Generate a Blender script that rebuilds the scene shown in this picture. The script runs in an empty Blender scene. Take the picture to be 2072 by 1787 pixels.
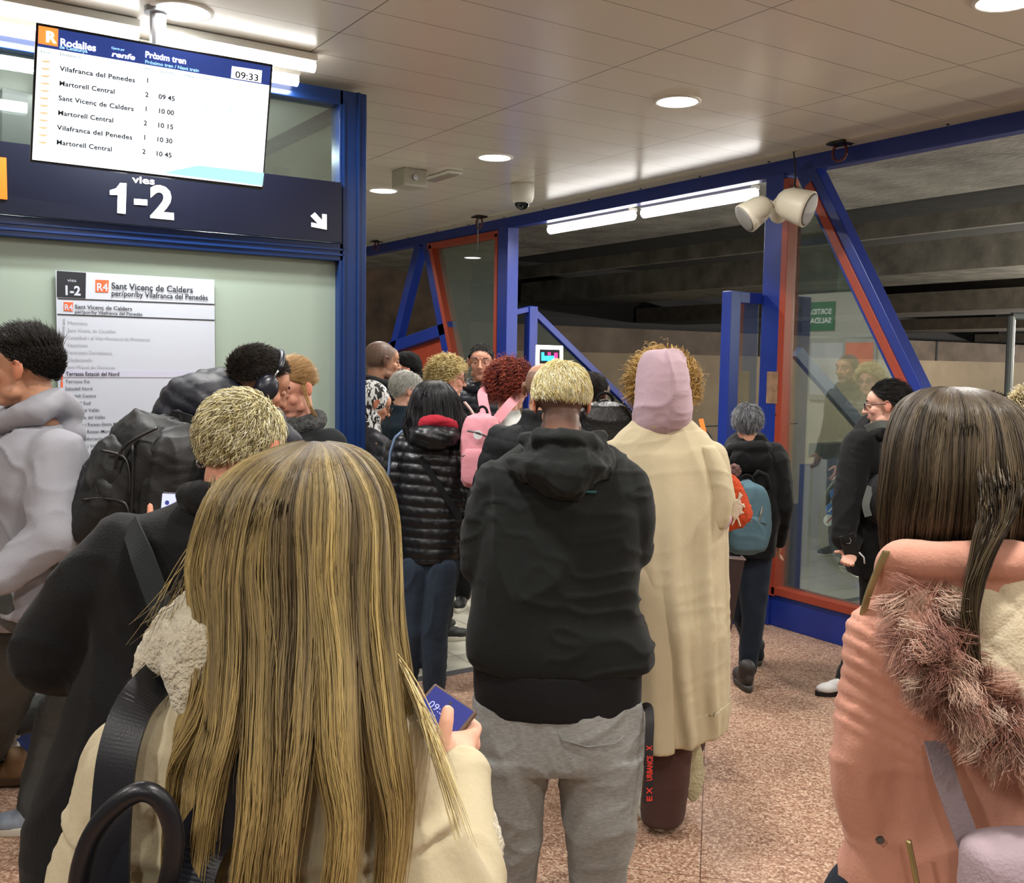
import bpy, bmesh, math, random
import numpy as np
from mathutils import Vector, Matrix

SC = bpy.context.scene
COL = SC.collection
rng = np.random.default_rng(7)

# ------------------------------------------------------------------ camera
CAM = np.array([0, 0, 1.68]); FL = 2000.0
_t, _p, _r = math.radians(33.4), math.radians(4.57), math.radians(.92)
FW = np.array([math.sin(_t)*math.cos(_p), math.cos(_t)*math.cos(_p), -math.sin(_p)])
_R0 = np.array([math.cos(_t), -math.sin(_t), 0.0]); _U0 = np.cross(_R0, FW)
UP = math.cos(_r)*_U0 - math.sin(_r)*_R0
RT = math.cos(_r)*_R0 + math.sin(_r)*_U0
HF = np.array([math.sin(_t), math.cos(_t), 0.0])     # level forward
HR = _R0.copy()                                       # level right
ZZ = np.array([0, 0, 1.0])
cd = bpy.data.cameras.new('camera'); co = bpy.data.objects.new('camera', cd); COL.objects.link(co)
cd.sensor_fit = 'HORIZONTAL'; cd.sensor_width = 36; cd.lens = FL/2072*36; cd.clip_start = .05; cd.clip_end = 200
co.matrix_world = Matrix(((RT[0], UP[0], -FW[0], 0), (RT[1], UP[1], -FW[1], 0), (RT[2], UP[2], -FW[2], 1.68), (0, 0, 0, 1)))
SC.camera = co
SC.view_settings.view_transform = 'Standard'; SC.view_settings.look = 'None'
SC.view_settings.exposure = 0.22; SC.view_settings.gamma = 1.0; SC.view_settings.use_curve_mapping = False
w = bpy.data.worlds.new('world'); SC.world = w; w.use_nodes = True
w.node_tree.nodes['Background'].inputs[0].default_value = (.55, .6, .7, 1); w.node_tree.nodes['Background'].inputs[1].default_value = .05

def ray(x, y): return FW + (x-1036)/FL*RT - (y-893.5)/FL*UP
def pt(x, y, d): return CAM + d*ray(x, y)
def hit(x, y, ax, v):
    q = ray(x, y); return CAM + (v-CAM[ax])/q[ax]*q

# ------------------------------------------------------------------ materials
def S(h, a=1.0):
    c = [int(h[i:i+2], 16)/255 for i in (0, 2, 4)]
    return tuple((x/12.92 if x <= .04045 else ((x+.055)/1.055)**2.4) for x in c) + (a,)
_M = {}
def mat(name, col, rough=.6, metal=0, emit=0, bump=0, bscale=40, spec=.5, var=0, vscale=6, attr=False, sheen=0, coat=0, sss=0, stretch=(1, 1, 1), alpha=None):
    if name in _M: return _M[name]
    m = bpy.data.materials.new(name); m.use_nodes = True; nt = m.node_tree; N = nt.nodes; L = nt.links
    b = N['Principled BSDF']; I = b.inputs
    c = S(col) if isinstance(col, str) else col
    I['Base Color'].default_value = c; I['Roughness'].default_value = rough; I['Metallic'].default_value = metal
    I['Specular IOR Level'].default_value = spec
    if sheen: I['Sheen Weight'].default_value = sheen; I['Sheen Roughness'].default_value = .5
    if coat: I['Coat Weight'].default_value = coat; I['Coat Roughness'].default_value = .15
    if sss: I['Subsurface Weight'].default_value = sss; I['Subsurface Radius'].default_value = (.012, .005, .003); I['Subsurface Scale'].default_value = 1
    if emit: I['Emission Color'].default_value = c; I['Emission Strength'].default_value = emit
    src = None
    tc = N.new('ShaderNodeTexCoord'); mp = N.new('ShaderNodeMapping'); mp.inputs['Scale'].default_value = stretch
    L.new(tc.outputs['Object'], mp.inputs['Vector'])
    if attr:
        a = N.new('ShaderNodeAttribute'); a.attribute_name = 'Col'; src = a.outputs['Color']
    if var:
        nz = N.new('ShaderNodeTexNoise'); nz.inputs['Scale'].default_value = vscale; nz.inputs['Detail'].default_value = 6
        L.new(mp.outputs[0], nz.inputs['Vector'])
        mr = N.new('ShaderNodeMapRange'); mr.inputs['From Min'].default_value = .3; mr.inputs['From Max'].default_value = .7
        mr.inputs['To Min'].default_value = 1-var; mr.inputs['To Max'].default_value = 1+var
        L.new(nz.outputs['Fac'], mr.inputs['Value'])
        mx = N.new('ShaderNodeMix'); mx.data_type = 'RGBA'; mx.blend_type = 'MULTIPLY'; mx.inputs[0].default_value = 1
        if src: L.new(src, mx.inputs[6])
        else: mx.inputs[6].default_value = c
        L.new(mr.outputs[0], mx.inputs[7]); src = mx.outputs[2]
    if src: L.new(src, I['Base Color'])
    if bump:
        nz = N.new('ShaderNodeTexNoise'); nz.inputs['Scale'].default_value = bscale; nz.inputs['Detail'].default_value = 4
        L.new(mp.outputs[0], nz.inputs['Vector'])
        bp = N.new('ShaderNodeBump'); bp.inputs['Strength'].default_value = bump; bp.inputs['Distance'].default_value = .01
        L.new(nz.outputs['Fac'], bp.inputs['Height']); L.new(bp.outputs[0], I['Normal'])
    _M[name] = m; return m

def glass_mat(name, tint='e8f2ee', refl=.35, dirt=0.03):
    m = bpy.data.materials.new(name); m.use_nodes = True; nt = m.node_tree; N = nt.nodes; L = nt.links
    N.remove(N['Principled BSDF']); out = N['Material Output']
    tr = N.new('ShaderNodeBsdfTransparent'); tr.inputs[0].default_value = S(tint)
    gl = N.new('ShaderNodeBsdfGlossy'); gl.inputs['Roughness'].default_value = .01
    fr = N.new('ShaderNodeLayerWeight'); fr.inputs[0].default_value = .5
    pw = N.new('ShaderNodeMath'); pw.operation = 'POWER'; pw.inputs[1].default_value = 4.5; L.new(fr.outputs['Facing'], pw.inputs[0])
    mu = N.new('ShaderNodeMath'); mu.operation = 'MULTIPLY_ADD'; mu.inputs[1].default_value = .8; mu.inputs[2].default_value = .04+refl*.15; mu.use_clamp = True
    L.new(pw.outputs[0], mu.inputs[0])
    m1 = N.new('ShaderNodeMixShader'); L.new(mu.outputs[0], m1.inputs[0]); L.new(tr.outputs[0], m1.inputs[1]); L.new(gl.outputs[0], m1.inputs[2])
    df = N.new('ShaderNodeBsdfDiffuse'); df.inputs[0].default_value = S('b8c2b8')
    m2 = N.new('ShaderNodeMixShader'); m2.inputs[0].default_value = dirt
    L.new(m1.outputs[0], m2.inputs[1]); L.new(df.outputs[0], m2.inputs[2]); L.new(m2.outputs[0], out.inputs[0])
    return m

# ------------------------------------------------------------------ geometry accumulator
class Acc:
    def __init__(s): s.V = []; s.F = []; s.n = 0
    def add(s, V, F):
        V = np.asarray(V, float).reshape(-1, 3); s.V.append(V)
        for f in F: s.F.append(tuple(int(i)+s.n for i in f))
        s.n += len(V); return s
    def arr(s): return np.concatenate(s.V) if s.V else np.zeros((0, 3))
    def hexa(s, P):      # 8 pts: bottom 4, top 4
        return s.add(P, [(0, 3, 2, 1), (4, 5, 6, 7), (0, 1, 5, 4), (1, 2, 6, 5), (2, 3, 7, 6), (3, 0, 4, 7)])
    def box(s, a, b):
        a, b = np.minimum(a, b), np.maximum(a, b)
        return s.hexa([(a[0], a[1], a[2]), (b[0], a[1], a[2]), (b[0], b[1], a[2]), (a[0], b[1], a[2]),
                       (a[0], a[1], b[2]), (b[0], a[1], b[2]), (b[0], b[1], b[2]), (a[0], b[1], b[2])])
    def obox(s, c, ux, uy, uz):   # centre, half vectors
        c, ux, uy, uz = map(np.asarray, (c, ux, uy, uz))
        return s.hexa([c-ux-uy-uz, c+ux-uy-uz, c+ux+uy-uz, c-ux+uy-uz, c-ux-uy+uz, c+ux-uy+uz, c+ux+uy+uz, c-ux+uy+uz])
    def bar(s, p0, p1, side, nrm, wd, th):   # bar from p0 to p1, half width along side, half thickness along nrm
        p0, p1, side, nrm = map(np.asarray, (p0, p1, side, nrm))
        return s.obox((p0+p1)/2, (p1-p0)/2, side*wd/2, nrm*th/2)
    def prism(s, poly, off):   # polygon (k,3) extruded by vector off
        poly = np.asarray(poly, float); k = len(poly); V = np.vstack([poly, poly+np.asarray(off)])
        F = [tuple(range(k))[::-1], tuple(range(k, 2*k))]+[(i, (i+1) % k, (i+1) % k+k, i+k) for i in range(k)]
        return s.add(V, F)
    def rings(s, R, cap=True, close=True):   # R (m,n,3)
        R = np.asarray(R); m, n, _ = R.shape; F = []
        for i in range(m-1):
            for j in range(n if close else n-1):
                k = (j+1) % n; F.append((i*n+j, i*n+k, (i+1)*n+k, (i+1)*n+j))
        V = R.reshape(-1, 3)
        if cap and close:
            V = np.vstack([V, R[0].mean(0), R[-1].mean(0)]); a, b = m*n, m*n+1
            for j in range(n):
                k = (j+1) % n; F.append((a, k, j)); F.append((b, (m-1)*n+j, (m-1)*n+k))
        return s.add(V, F)
    def ell(s, c, r, M=None, nu=20, nv=12):
        r = np.broadcast_to(np.asarray(r, float), (3,)); c = np.asarray(c, float)
        R = []
        for i in range(nv+1):
            a = math.pi*(i+.02)/(nv+.04); t = np.arange(nu)*2*math.pi/nu
            q = np.stack([np.sin(a)*np.cos(t), np.sin(a)*np.sin(t), np.full(nu, math.cos(a))], 1)*r
            R.append((q if M is None else q@M.T)+c)
        return s.rings(R)
    def tube(s, pts, rad, n=12, flat=None):   # smooth tube through points; flat=(side vec, ratio) makes a strap
        P = np.asarray(pts, float); m = len(P); rad = np.broadcast_to(np.asarray(rad, float), (m,))
        T = np.gradient(P, axis=0); T /= np.linalg.norm(T, axis=1)[:, None]+1e-9
        ref = np.array([0, 0, 1.0]) if abs(T[0][2]) < .9 else np.array([1.0, 0, 0])
        R = []; u = np.cross(T[0], ref); u /= np.linalg.norm(u)
        a = np.arange(n)*2*math.pi/n
        for i in range(m):
            u = u-T[i]*(u@T[i]); u /= np.linalg.norm(u)+1e-9; v = np.cross(T[i], u)
            R.append(P[i]+rad[i]*(np.cos(a)[:, None]*u+np.sin(a)[:, None]*v))
        return s.rings(R)
    def chain(s, pts, rad, n=16):
        P = [np.asarray(p, float) for p in pts]
        for i in range(len(P)-1):
            s.cone(P[i], P[i+1], rad[i], rad[i+1], n)
        for i in range(len(P)): s.ell(P[i], rad[i], nu=n, nv=10)
        return s
    def cone(s, a, b, ra, rb, n=16):
        d = b-a; L = np.linalg.norm(d)
        if L < 1e-6: return s
        d /= L; ref = ZZ if abs(d[2]) < .9 else np.array([1.0, 0, 0]); u = np.cross(d, ref); u /= np.linalg.norm(u); v = np.cross(d, u)
        t = np.arange(n)*2*math.pi/n; c = np.cos(t)[:, None]*u+np.sin(t)[:, None]*v
        return s.rings([a+c*ra, b+c*rb])
    def disc(s, c, nrm, r, th=.004, n=32):
        nrm = np.asarray(nrm, float); nrm /= np.linalg.norm(nrm); c = np.asarray(c, float)
        return s.cone(c-nrm*th/2, c+nrm*th/2, r, r, n)

def mesh_from(name, V, F, m, smooth=False, cols=None):
    me = bpy.data.meshes.new(name)
    V = np.asarray(V, np.float32)
    if isinstance(F, np.ndarray):
        k = F.shape[1]; me.vertices.add(len(V)); me.vertices.foreach_set('co', V.ravel())
        me.loops.add(F.size); me.loops.foreach_set('vertex_index', F.ravel().astype(np.int32))
        me.polygons.add(len(F)); me.polygons.foreach_set('loop_start', np.arange(0, F.size, k, dtype=np.int32))
        me.update(calc_edges=True)
    else:
        me.from_pydata(V.tolist(), [], F); me.update()
    if m is not None: me.materials.append(m)
    if smooth: me.polygons.foreach_set('use_smooth', np.ones(len(me.polygons), bool))
    if cols is not None:
        a = me.color_attributes.new('Col', 'FLOAT_COLOR', 'POINT')
        c4 = np.ones((len(V), 4), np.float32); c4[:, :3] = cols; a.data.foreach_set('color', c4.ravel())
    return me
def mk(name, acc, m, parent=None, smooth=False, cols=None, kind=None, bevel=0, origin=None):
    if isinstance(acc, Acc): V, F = acc.arr(), acc.F
    else: V, F = acc
    org = np.zeros(3)
    if parent is not None: org = np.array(parent.get('_w', (0, 0, 0)))
    elif origin is not None: org = np.asarray(origin, float)
    me = mesh_from(name, V-org, F, m, smooth, cols)
    o = bpy.data.objects.new(name, me); COL.objects.link(o)
    if parent is not None:
        o.parent = parent; o['_w'] = list(map(float, org))
    else: o.location = org; o['_w'] = list(map(float, org))
    if bevel:
        b = o.modifiers.new('b', 'BEVEL'); b.width = bevel; b.segments = 2; b.limit_method = 'ANGLE'
    if kind: o['kind'] = kind
    return o
def thing(name, label, cat, at, group=None):
    o = bpy.data.objects.new(name, None); COL.objects.link(o); o.location = at; o['_w'] = [float(x) for x in at]
    o.empty_display_size = .1
    return tag(o, label, cat, group)
def tag(o, label, cat, group=None):
    o['label'] = label; o['category'] = cat
    if group: o['group'] = group
    return o

# text drawn on a plane (o origin, ux right, uy up, nr towards viewer)
def text_mesh(s, size, bold=0, width=None, shear=0, spacing=1.0):
    c = bpy.data.curves.new('t', 'FONT'); c.body = s; c.size = 1; c.offset = bold; c.shear = shear; c.space_character = spacing
    c.resolution_u = 3
    o = bpy.data.objects.new('t', c); COL.objects.link(o)
    dg = bpy.context.evaluated_depsgraph_get(); me = bpy.data.meshes.new_from_object(o.evaluated_get(dg))
    V = np.zeros(len(me.vertices)*3); me.vertices.foreach_get('co', V); V = V.reshape(-1, 3)
    F = [tuple(p.vertices) for p in me.polygons]
    bpy.data.objects.remove(o); bpy.data.curves.remove(c); bpy.data.meshes.remove(me)
    V *= size/.73
    if width and len(V): V[:, 0] *= width/max(V[:, 0].max(), 1e-6)
    return V, F
class Plane:
    def __init__(s, o, ux, uy, side=None):
        s.o = np.asarray(o, float); s.ux = np.asarray(ux, float); s.ux /= np.linalg.norm(s.ux)
        s.uy = np.asarray(uy, float); s.uy -= s.ux*(s.uy@s.ux); s.uy /= np.linalg.norm(s.uy); s.n = np.cross(s.ux, s.uy)
    def px(s, x, y):
        q = ray(x, y); k = ((s.o-CAM)@s.n)/(q@s.n); P = CAM+k*q-s.o; return np.array([P@s.ux, P@s.uy]), k
    def P(s, u, v, h=0): return s.o+s.ux*u+s.uy*v+s.n*h
    def text(s, acc, st, x, y, hpx, x2=None, y2=None, bold=0, h=.002, shear=0, spacing=1.0):
        (u, v), k = s.px(x, y); (u1, v1), _ = s.px(x, y-hpx); size = abs(v1-v)
        wd = None
        if x2 is not None: wd = s.px(x2, y2 if y2 is not None else y)[0][0]-u
        V, F = text_mesh(st, size, bold, wd, shear, spacing)
        acc.add(s.o+np.outer(V[:, 0]+u, s.ux)+np.outer(V[:, 1]+v, s.uy)+s.n*h, F)
    def quad(s, acc, pxs, th=.003, h=0):
        poly = [s.P(*s.px(*q)[0], h) for q in pxs]; acc.prism(poly, s.n*th)
    def rect(s, acc, u0, v0, u1, v1, th=.003, h=0):
        acc.prism([s.P(u0, v0, h), s.P(u1, v0, h), s.P(u1, v1, h), s.P(u0, v1, h)], s.n*th)

def words(parent, m, P, items, name='lettering', **kw):
    for it in items:
        it = list(it); k2 = dict(kw)
        if isinstance(it[-1], dict): k2.update(it.pop())
        a = Acc(); P.text(a, *it, **k2); mk(name, a, m, parent)
# ------------------------------------------------------------------ lamps of the hall
CEIL = 2.99; WX = 4.95; CY = 4.5
M_lamp = mat('lamp_diffuser', (1, .97, .93, 1), emit=14)
M_white = mat('white_plastic', 'd8d6cc', .45)
def downlight(x, y, label, pw):
    t = thing('downlight', label, 'ceiling light', (x, y, CEIL), 'round recessed downlights in the white ceiling')
    a = Acc(); n = 40; th = np.arange(n)*2*math.pi/n
    c = np.stack([np.cos(th), np.sin(th), 0*th], 1)
    a.rings([np.array([x, y, CEIL-z])+c*r for r, z in ((.118, 0), (.118, .004), (.108, .008), (.1, .006), (.1, 0))], cap=False)
    mk('trim_ring', a, M_white, t, True)
    a = Acc().disc((x, y, CEIL-.003), ZZ, .1, .004); mk('diffuser', a, M_lamp, t)
    l = bpy.data.lights.new('downlight_lamp', 'AREA'); l.shape = 'DISK'; l.size = .19; l.energy = pw; l.color = (1, .965, .92); l.spread = math.radians(165)
    o = bpy.data.objects.new('lamp', l); COL.objects.link(o); o.parent = t; o.location = (0, 0, -.012)
PW = 24
_names = {(1.06, 3.93): 'largest round downlight above the hanging timetable screen', (3.44, 2.07): 'round downlight cut by the top right corner of the picture',
          (3.44, 3.77): 'round downlight right of the ceiling centre, above the two tube lamps', (3.44, 5.47): 'round downlight near the small grey alarm box',
          (3.42, 7.05): 'smallest, farthest round downlight left of the alarm box'}
for x, y in ((1.06, 3.93), (3.44, 3.77), (3.44, 5.47), (3.42, 7.05), (3.44, 2.07), (3.44, .37), (1.06, 2.2), (1.06, .5), (1.06, -1.2), (3.44, -1.33), (-1.3, 2.6), (-1.3, .6), (-1.3, -1.4), (3.42, 8.9), (3.42, 10.8)):
    downlight(x, y, _names.get((x, y), 'round recessed downlight outside the picture'), PW)

# ------------------------------------------------------------------ shell
def ceiling_mat():
    m = mat('ceiling_panels', 'd6d0c4', .24, spec=.6); nt = m.node_tree; N = nt.nodes; L = nt.links; b = N['Principled BSDF']
    tc = N.new('ShaderNodeTexCoord'); sx = N.new('ShaderNodeSeparateXYZ'); L.new(tc.outputs['Object'], sx.inputs[0])
    def mth(op, a, bb=None, c=None):
        n = N.new('ShaderNodeMath'); n.operation = op
        for i, v in enumerate((a, bb, c)):
            if v is None: continue
            if isinstance(v, (int, float)): n.inputs[i].default_value = v
            else: L.new(v, n.inputs[i])
        return n.outputs[0]
    def seam(co, off, per, wd):
        f = mth('FRACT', mth('MULTIPLY', mth('ADD', co, -off+per*40), 1/per))
        d = mth('MULTIPLY', mth('MINIMUM', f, mth('SUBTRACT', 1.0, f)), per)
        return mth('LESS_THAN', d, wd)
    s1 = seam(sx.outputs[0], 1.65, 1.18, .003); s2 = seam(sx.outputs[1], 3.51, .30, .0022)
    sm = mth('MAXIMUM', s1, s2)
    nz = N.new('ShaderNodeTexNoise'); nz.inputs['Scale'].default_value = 1.2; nz.inputs['Detail'].default_value = 3; L.new(tc.outputs['Object'], nz.inputs[0])
    # each strip sags a little differently
    fl = mth('FLOOR', mth('MULTIPLY', mth('ADD', sx.outputs[1], -3.51+12), 1/.30))
    fr = mth('FRACT', mth('MULTIPLY', mth('ADD', sx.outputs[1], -3.51+12), 1/.30))
    cb = N.new('ShaderNodeCombineXYZ'); L.new(fl, cb.inputs[1]); L.new(mth('MULTIPLY', sx.outputs[0], .8), cb.inputs[0])
    n2 = N.new('ShaderNodeTexNoise'); n2.inputs['Scale'].default_value = .9; L.new(cb.outputs[0], n2.inputs[0])
    h = mth('MULTIPLY_ADD', mth('MULTIPLY', mth('SUBTRACT', n2.outputs['Fac'], .5), fr), 1.2, mth('MULTIPLY', nz.outputs['Fac'], .9))
    bp = N.new('ShaderNodeBump'); bp.inputs['Strength'].default_value = .35; bp.inputs['Distance'].default_value = .02
    L.new(mth('SUBTRACT', h, mth('MULTIPLY', sm, .5)), bp.inputs['Height']); L.new(bp.outputs[0], b.inputs['Normal'])
    mx = N.new('ShaderNodeMix'); mx.data_type = 'RGBA'; L.new(mth('MULTIPLY', sm, .75), mx.inputs[0]); mx.inputs[6].default_value = S('d8d1c2'); mx.inputs[7].default_value = S('4a443a')
    n3 = N.new('ShaderNodeTexNoise'); n3.inputs['Scale'].default_value = 2.5; n3.inputs['Detail'].default_value = 8; L.new(tc.outputs['Object'], n3.inputs[0])
    m3 = N.new('ShaderNodeMix'); m3.data_type = 'RGBA'; m3.blend_type = 'MULTIPLY'; m3.inputs[0].default_value = .25; L.new(mx.outputs[2], m3.inputs[6]); L.new(n3.outputs['Color'], m3.inputs[7])
    L.new(mx.outputs[2], b.inputs['Base Color'])
    return m
def floor_mat():
    m = mat('terrazzo', 'b0937f', .38, spec=.4); nt = m.node_tree; N = nt.nodes; L = nt.links; b = N['Principled BSDF']
    tc = N.new('ShaderNodeTexCoord'); mp = N.new('ShaderNodeMapping'); mp.inputs['Rotation'].default_value = (0, 0, math.radians(45)); L.new(tc.outputs['Object'], mp.inputs[0])
    vo = N.new('ShaderNodeTexVoronoi'); vo.inputs['Scale'].default_value = 130; L.new(mp.outputs[0], vo.inputs[0])
    cr = N.new('ShaderNodeValToRGB'); e = cr.color_ramp.elements; e[0].position = 0; e[0].color = S('85604c'); e[1].position = 1; e[1].color = S('e2c8ae')
    x = cr.color_ramp.elements.new(.35); x.color = S('ae8870'); x = cr.color_ramp.elements.new(.7); x.color = S('c39f86')
    sp = N.new('ShaderNodeSeparateColor'); L.new(vo.outputs['Color'], sp.inputs[0]); L.new(sp.outputs[0], cr.inputs[0])
    nz = N.new('ShaderNodeTexNoise'); nz.inputs['Scale'].default_value = 1.6; nz.inputs['Detail'].default_value = 5; L.new(tc.outputs['Object'], nz.inputs[0])
    m1 = N.new('ShaderNodeMix'); m1.data_type = 'RGBA'; m1.blend_type = 'MULTIPLY'; m1.inputs[0].default_value = .35; L.new(cr.outputs[0], m1.inputs[6]); L.new(nz.outputs['Fac'], m1.inputs[7])
    br = N.new('ShaderNodeTexBrick'); br.offset = 0; br.inputs['Scale'].default_value = 1; br.inputs['Brick Width'].default_value = .8; br.inputs['Row Height'].default_value = .8
    br.inputs['Mortar Size'].default_value = .0022; br.inputs['Mortar Smooth'].default_value = .3; L.new(mp.outputs[0], br.inputs[0])
    m2 = N.new('ShaderNodeMix'); m2.data_type = 'RGBA'; L.new(br.outputs['Fac'], m2.inputs[0]); L.new(m1.outputs[2], m2.inputs[6]); m2.inputs[7].default_value = S('5a4034')
    L.new(m2.outputs[2], b.inputs['Base Color'])
    return m
def tile_mat():
    m = mat('pale_tiles', 'c8c6b6', .35); nt = m.node_tree; N = nt.nodes; L = nt.links; b = N['Principled BSDF']
    tc = N.new('ShaderNodeTexCoord'); br = N.new('ShaderNodeTexBrick'); br.offset = 0; br.inputs['Scale'].default_value = 1; br.inputs['Brick Width'].default_value = .4; br.inputs['Row Height'].default_value = .4
    br.inputs['Mortar Size'].default_value = .003; br.inputs['Color1'].default_value = S('cfccba'); br.inputs['Color2'].default_value = S('c2bfae'); br.inputs['Mortar'].default_value = S('77756a'); L.new(tc.outputs['Object'], br.inputs[0])
    nz = N.new('ShaderNodeTexNoise'); nz.inputs['Scale'].default_value = 60; nz.inputs['Detail'].default_value = 4; L.new(tc.outputs['Object'], nz.inputs[0])
    m1 = N.new('ShaderNodeMix'); m1.data_type = 'RGBA'; m1.blend_type = 'MULTIPLY'; m1.inputs[0].default_value = .4; L.new(br.outputs[0], m1.inputs[6]); L.new(nz.outputs['Fac'], m1.inputs[7])
    L.new(m1.outputs[2], b.inputs['Base Color']); return m
M_blue = mat('blue_paint', '132c80', .38, spec=.5, var=.12, vscale=3)
M_blue2 = mat('cabin_blue_paint', '0c2a5c', .3, var=.08, vscale=3)
M_org = mat('orange_paint', '963a24', .42, var=.1, vscale=4)
M_wall = mat('plain_wall', 'b9b7aa', .8, var=.08)
M_conc = mat('concrete', '8a867c', .9, bump=.5, bscale=18, var=.35, vscale=3.2)
M_concd = mat('dark_concrete', '3a3833', .95, bump=.3, var=.3)
M_brown = mat('tunnel_wall', '8f806a', .8, var=.15, vscale=1.5)
M_dark = mat('near_black', '0b0c10', .7)
M_black = mat('black_plastic', '0c0d10', .35)
M_steel = mat('brushed_steel', 'a8acae', .25, metal=1)
M_glass = glass_mat('pane_glass', refl=1.1)

mk('floor', Acc().box((-5, -5, -.08), (WX, CY, 0)), floor_mat(), kind='structure')
mk('floor_pale_tiles', Acc().box((-5, CY+.07, -.08), (WX, 14, 0)), tile_mat(), kind='structure')
mk('floor_joint_strip', Acc().box((-5, CY, -.08), (WX, CY+.07, .001)), mat('dark_strip', '2c2c2c', .6), kind='structure')
mk('ceiling', Acc().box((-5, -5, CEIL), (WX-.02, 14, CEIL+.05)), ceiling_mat(), kind='structure')
mk('wall_back', Acc().box((-5, -5.1, 0), (WX+.1, -5, CEIL)), M_wall, kind='structure')
mk('wall_left', Acc().box((-5.1, -5.1, 0), (-5, 14, CEIL)), M_wall, kind='structure')
mk('wall_right', Acc().box((WX, -5, 0), (WX+.12, 1.2, CEIL)), M_wall, kind='structure')
# light trim board that closes the ceiling above the blue beam, with its screws
o = mk('trim_1', Acc().box((WX-.17, -5, CEIL-.012), (WX-.02, 14, CEIL+.0)), mat('trim_board', 'b8b0a0', .5), kind='structure')
a = Acc()
for y in np.arange(2.6, 12, .62): a.disc((WX-.09, y, CEIL-.014), ZZ, .009, .006, 10)
mk('trim_2', a, M_black, kind='structure')

# ------------------------------------------------------------------ blue framed glazed front (plane x = WX)
sy = np.array([0, 1.0, 0]); nx = np.array([-1.0, 0, 0])
def wbar(acc, y0, z0, y1, z1, wd, th=.07, dx=0):
    p0 = np.array([WX+dx, y0, z0]); p1 = np.array([WX+dx, y1, z1]); d = (p1-p0)/np.linalg.norm(p1-p0); acc.bar(p0, p1, np.cross(d, nx), nx, wd, th)
def wp(x, y): h = hit(x, y, 0, WX); return h[1], h[2]
front = thing('glazed_screen', 'blue steel frame with slanted post and orange edged pane on the right side', 'window frame', (WX, 4.4, 0))
a = Acc(); wbar(a, -5, 2.935, 14, 2.935, .10, .1); mk('trim_beam', a, M_blue, None, bevel=.006, kind='structure')
a = Acc(); wbar(a, 4.43, 0, 4.43, 2.9, .15, .12); mk('post', a, M_blue, front, bevel=.005)
a = Acc(); wbar(a, 4.22, 2.92, 2.45, 0, .14, .1); mk('slanted_post', a, M_blue, front, bevel=.005)
a = Acc(); wbar(a, 4.36, .11, 2.5, .11, .22, .08); mk('base_panel', a, M_blue, front, bevel=.004)
a = Acc(); wbar(a, 4.335, .2, 4.335, 2.86, .05, .09, -.015); wbar(a, 4.34, .235, 2.62, .235, .05, .09, -.015); wbar(a, 4.17, 2.8, 2.62, .24, .055, .09, -.015); mk('pane_frame', a, M_org, front, bevel=.003)
a = Acc().prism([(WX, 4.32, .24), (WX, 2.7, .24), (WX, 4.2, 2.75), (WX, 4.32, 2.83)], (.006, 0, 0)); mk('pane', a, M_glass, front)
# notice on the post
a = Acc(); yy, zz = wp(1566, 752); y2, z2 = wp(1586, 817); a.box((WX-.064, y2, z2), (WX-.061, yy, zz)); mk('paper_notice', a, mat('worn_notice', '8a6a50', .8, var=.3, vscale=20), front)
for q in ((1557, 835), (1583, 838)): y, z = wp(*q); mk('bolt', Acc().disc((WX-.066, y, z), nx, .006, .006, 10), M_steel, front)

# far mirrored bay
bay = thing('glazed_bay', 'far blue and orange slanted frame with dark glass behind the crowd', 'window frame', (WX, 8.6, 0))
a = Acc(); wbar(a, 7.62, 0, 7.62, 2.9, .16, .12); mk('post', a, M_blue, bay, bevel=.005)
a = Acc(); wbar(a, 9.13, 2.9, 7.95, 0, .12, .1); mk('slanted_post', a, M_blue, bay, bevel=.005)
a = Acc(); wbar(a, 9.28, 2.9, 10.15, 1.3, .12, .1); mk('slanted_post', a, M_blue, bay, bevel=.005)
a = Acc(); wbar(a, 9.95, 1.82, 8.62, 2.02, .12, .1); mk('cross_rail', a, M_blue, bay, bevel=.005)
a = Acc(); wbar(a, 9.05, 2.85, 7.7, 2.85, .06, .09, -.02); wbar(a, 9.0, 2.86, 7.9, .2, .06, .09, -.02); wbar(a, 7.73, 2.85, 7.73, .2, .05, .09, -.02); mk('pane_frame', a, M_org, bay, bevel=.003)
a = Acc().prism([(WX, 7.75, .2), (WX, 7.75, 2.83), (WX, 8.98, 2.83), (WX, 7.9, .2)], (.006, 0, 0)); mk('pane', a, glass_mat('far_glass', 'cfd6cc', .9, .1), bay)
a = Acc().prism([(WX+.01, 8.6, 1.96), (WX+.01, 9.9, 1.76), (WX+.01, 9.9, .2), (WX+.01, 8.0, .2)], (.03, 0, 0)); mk('lower_panel', a, M_org, bay)

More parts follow.
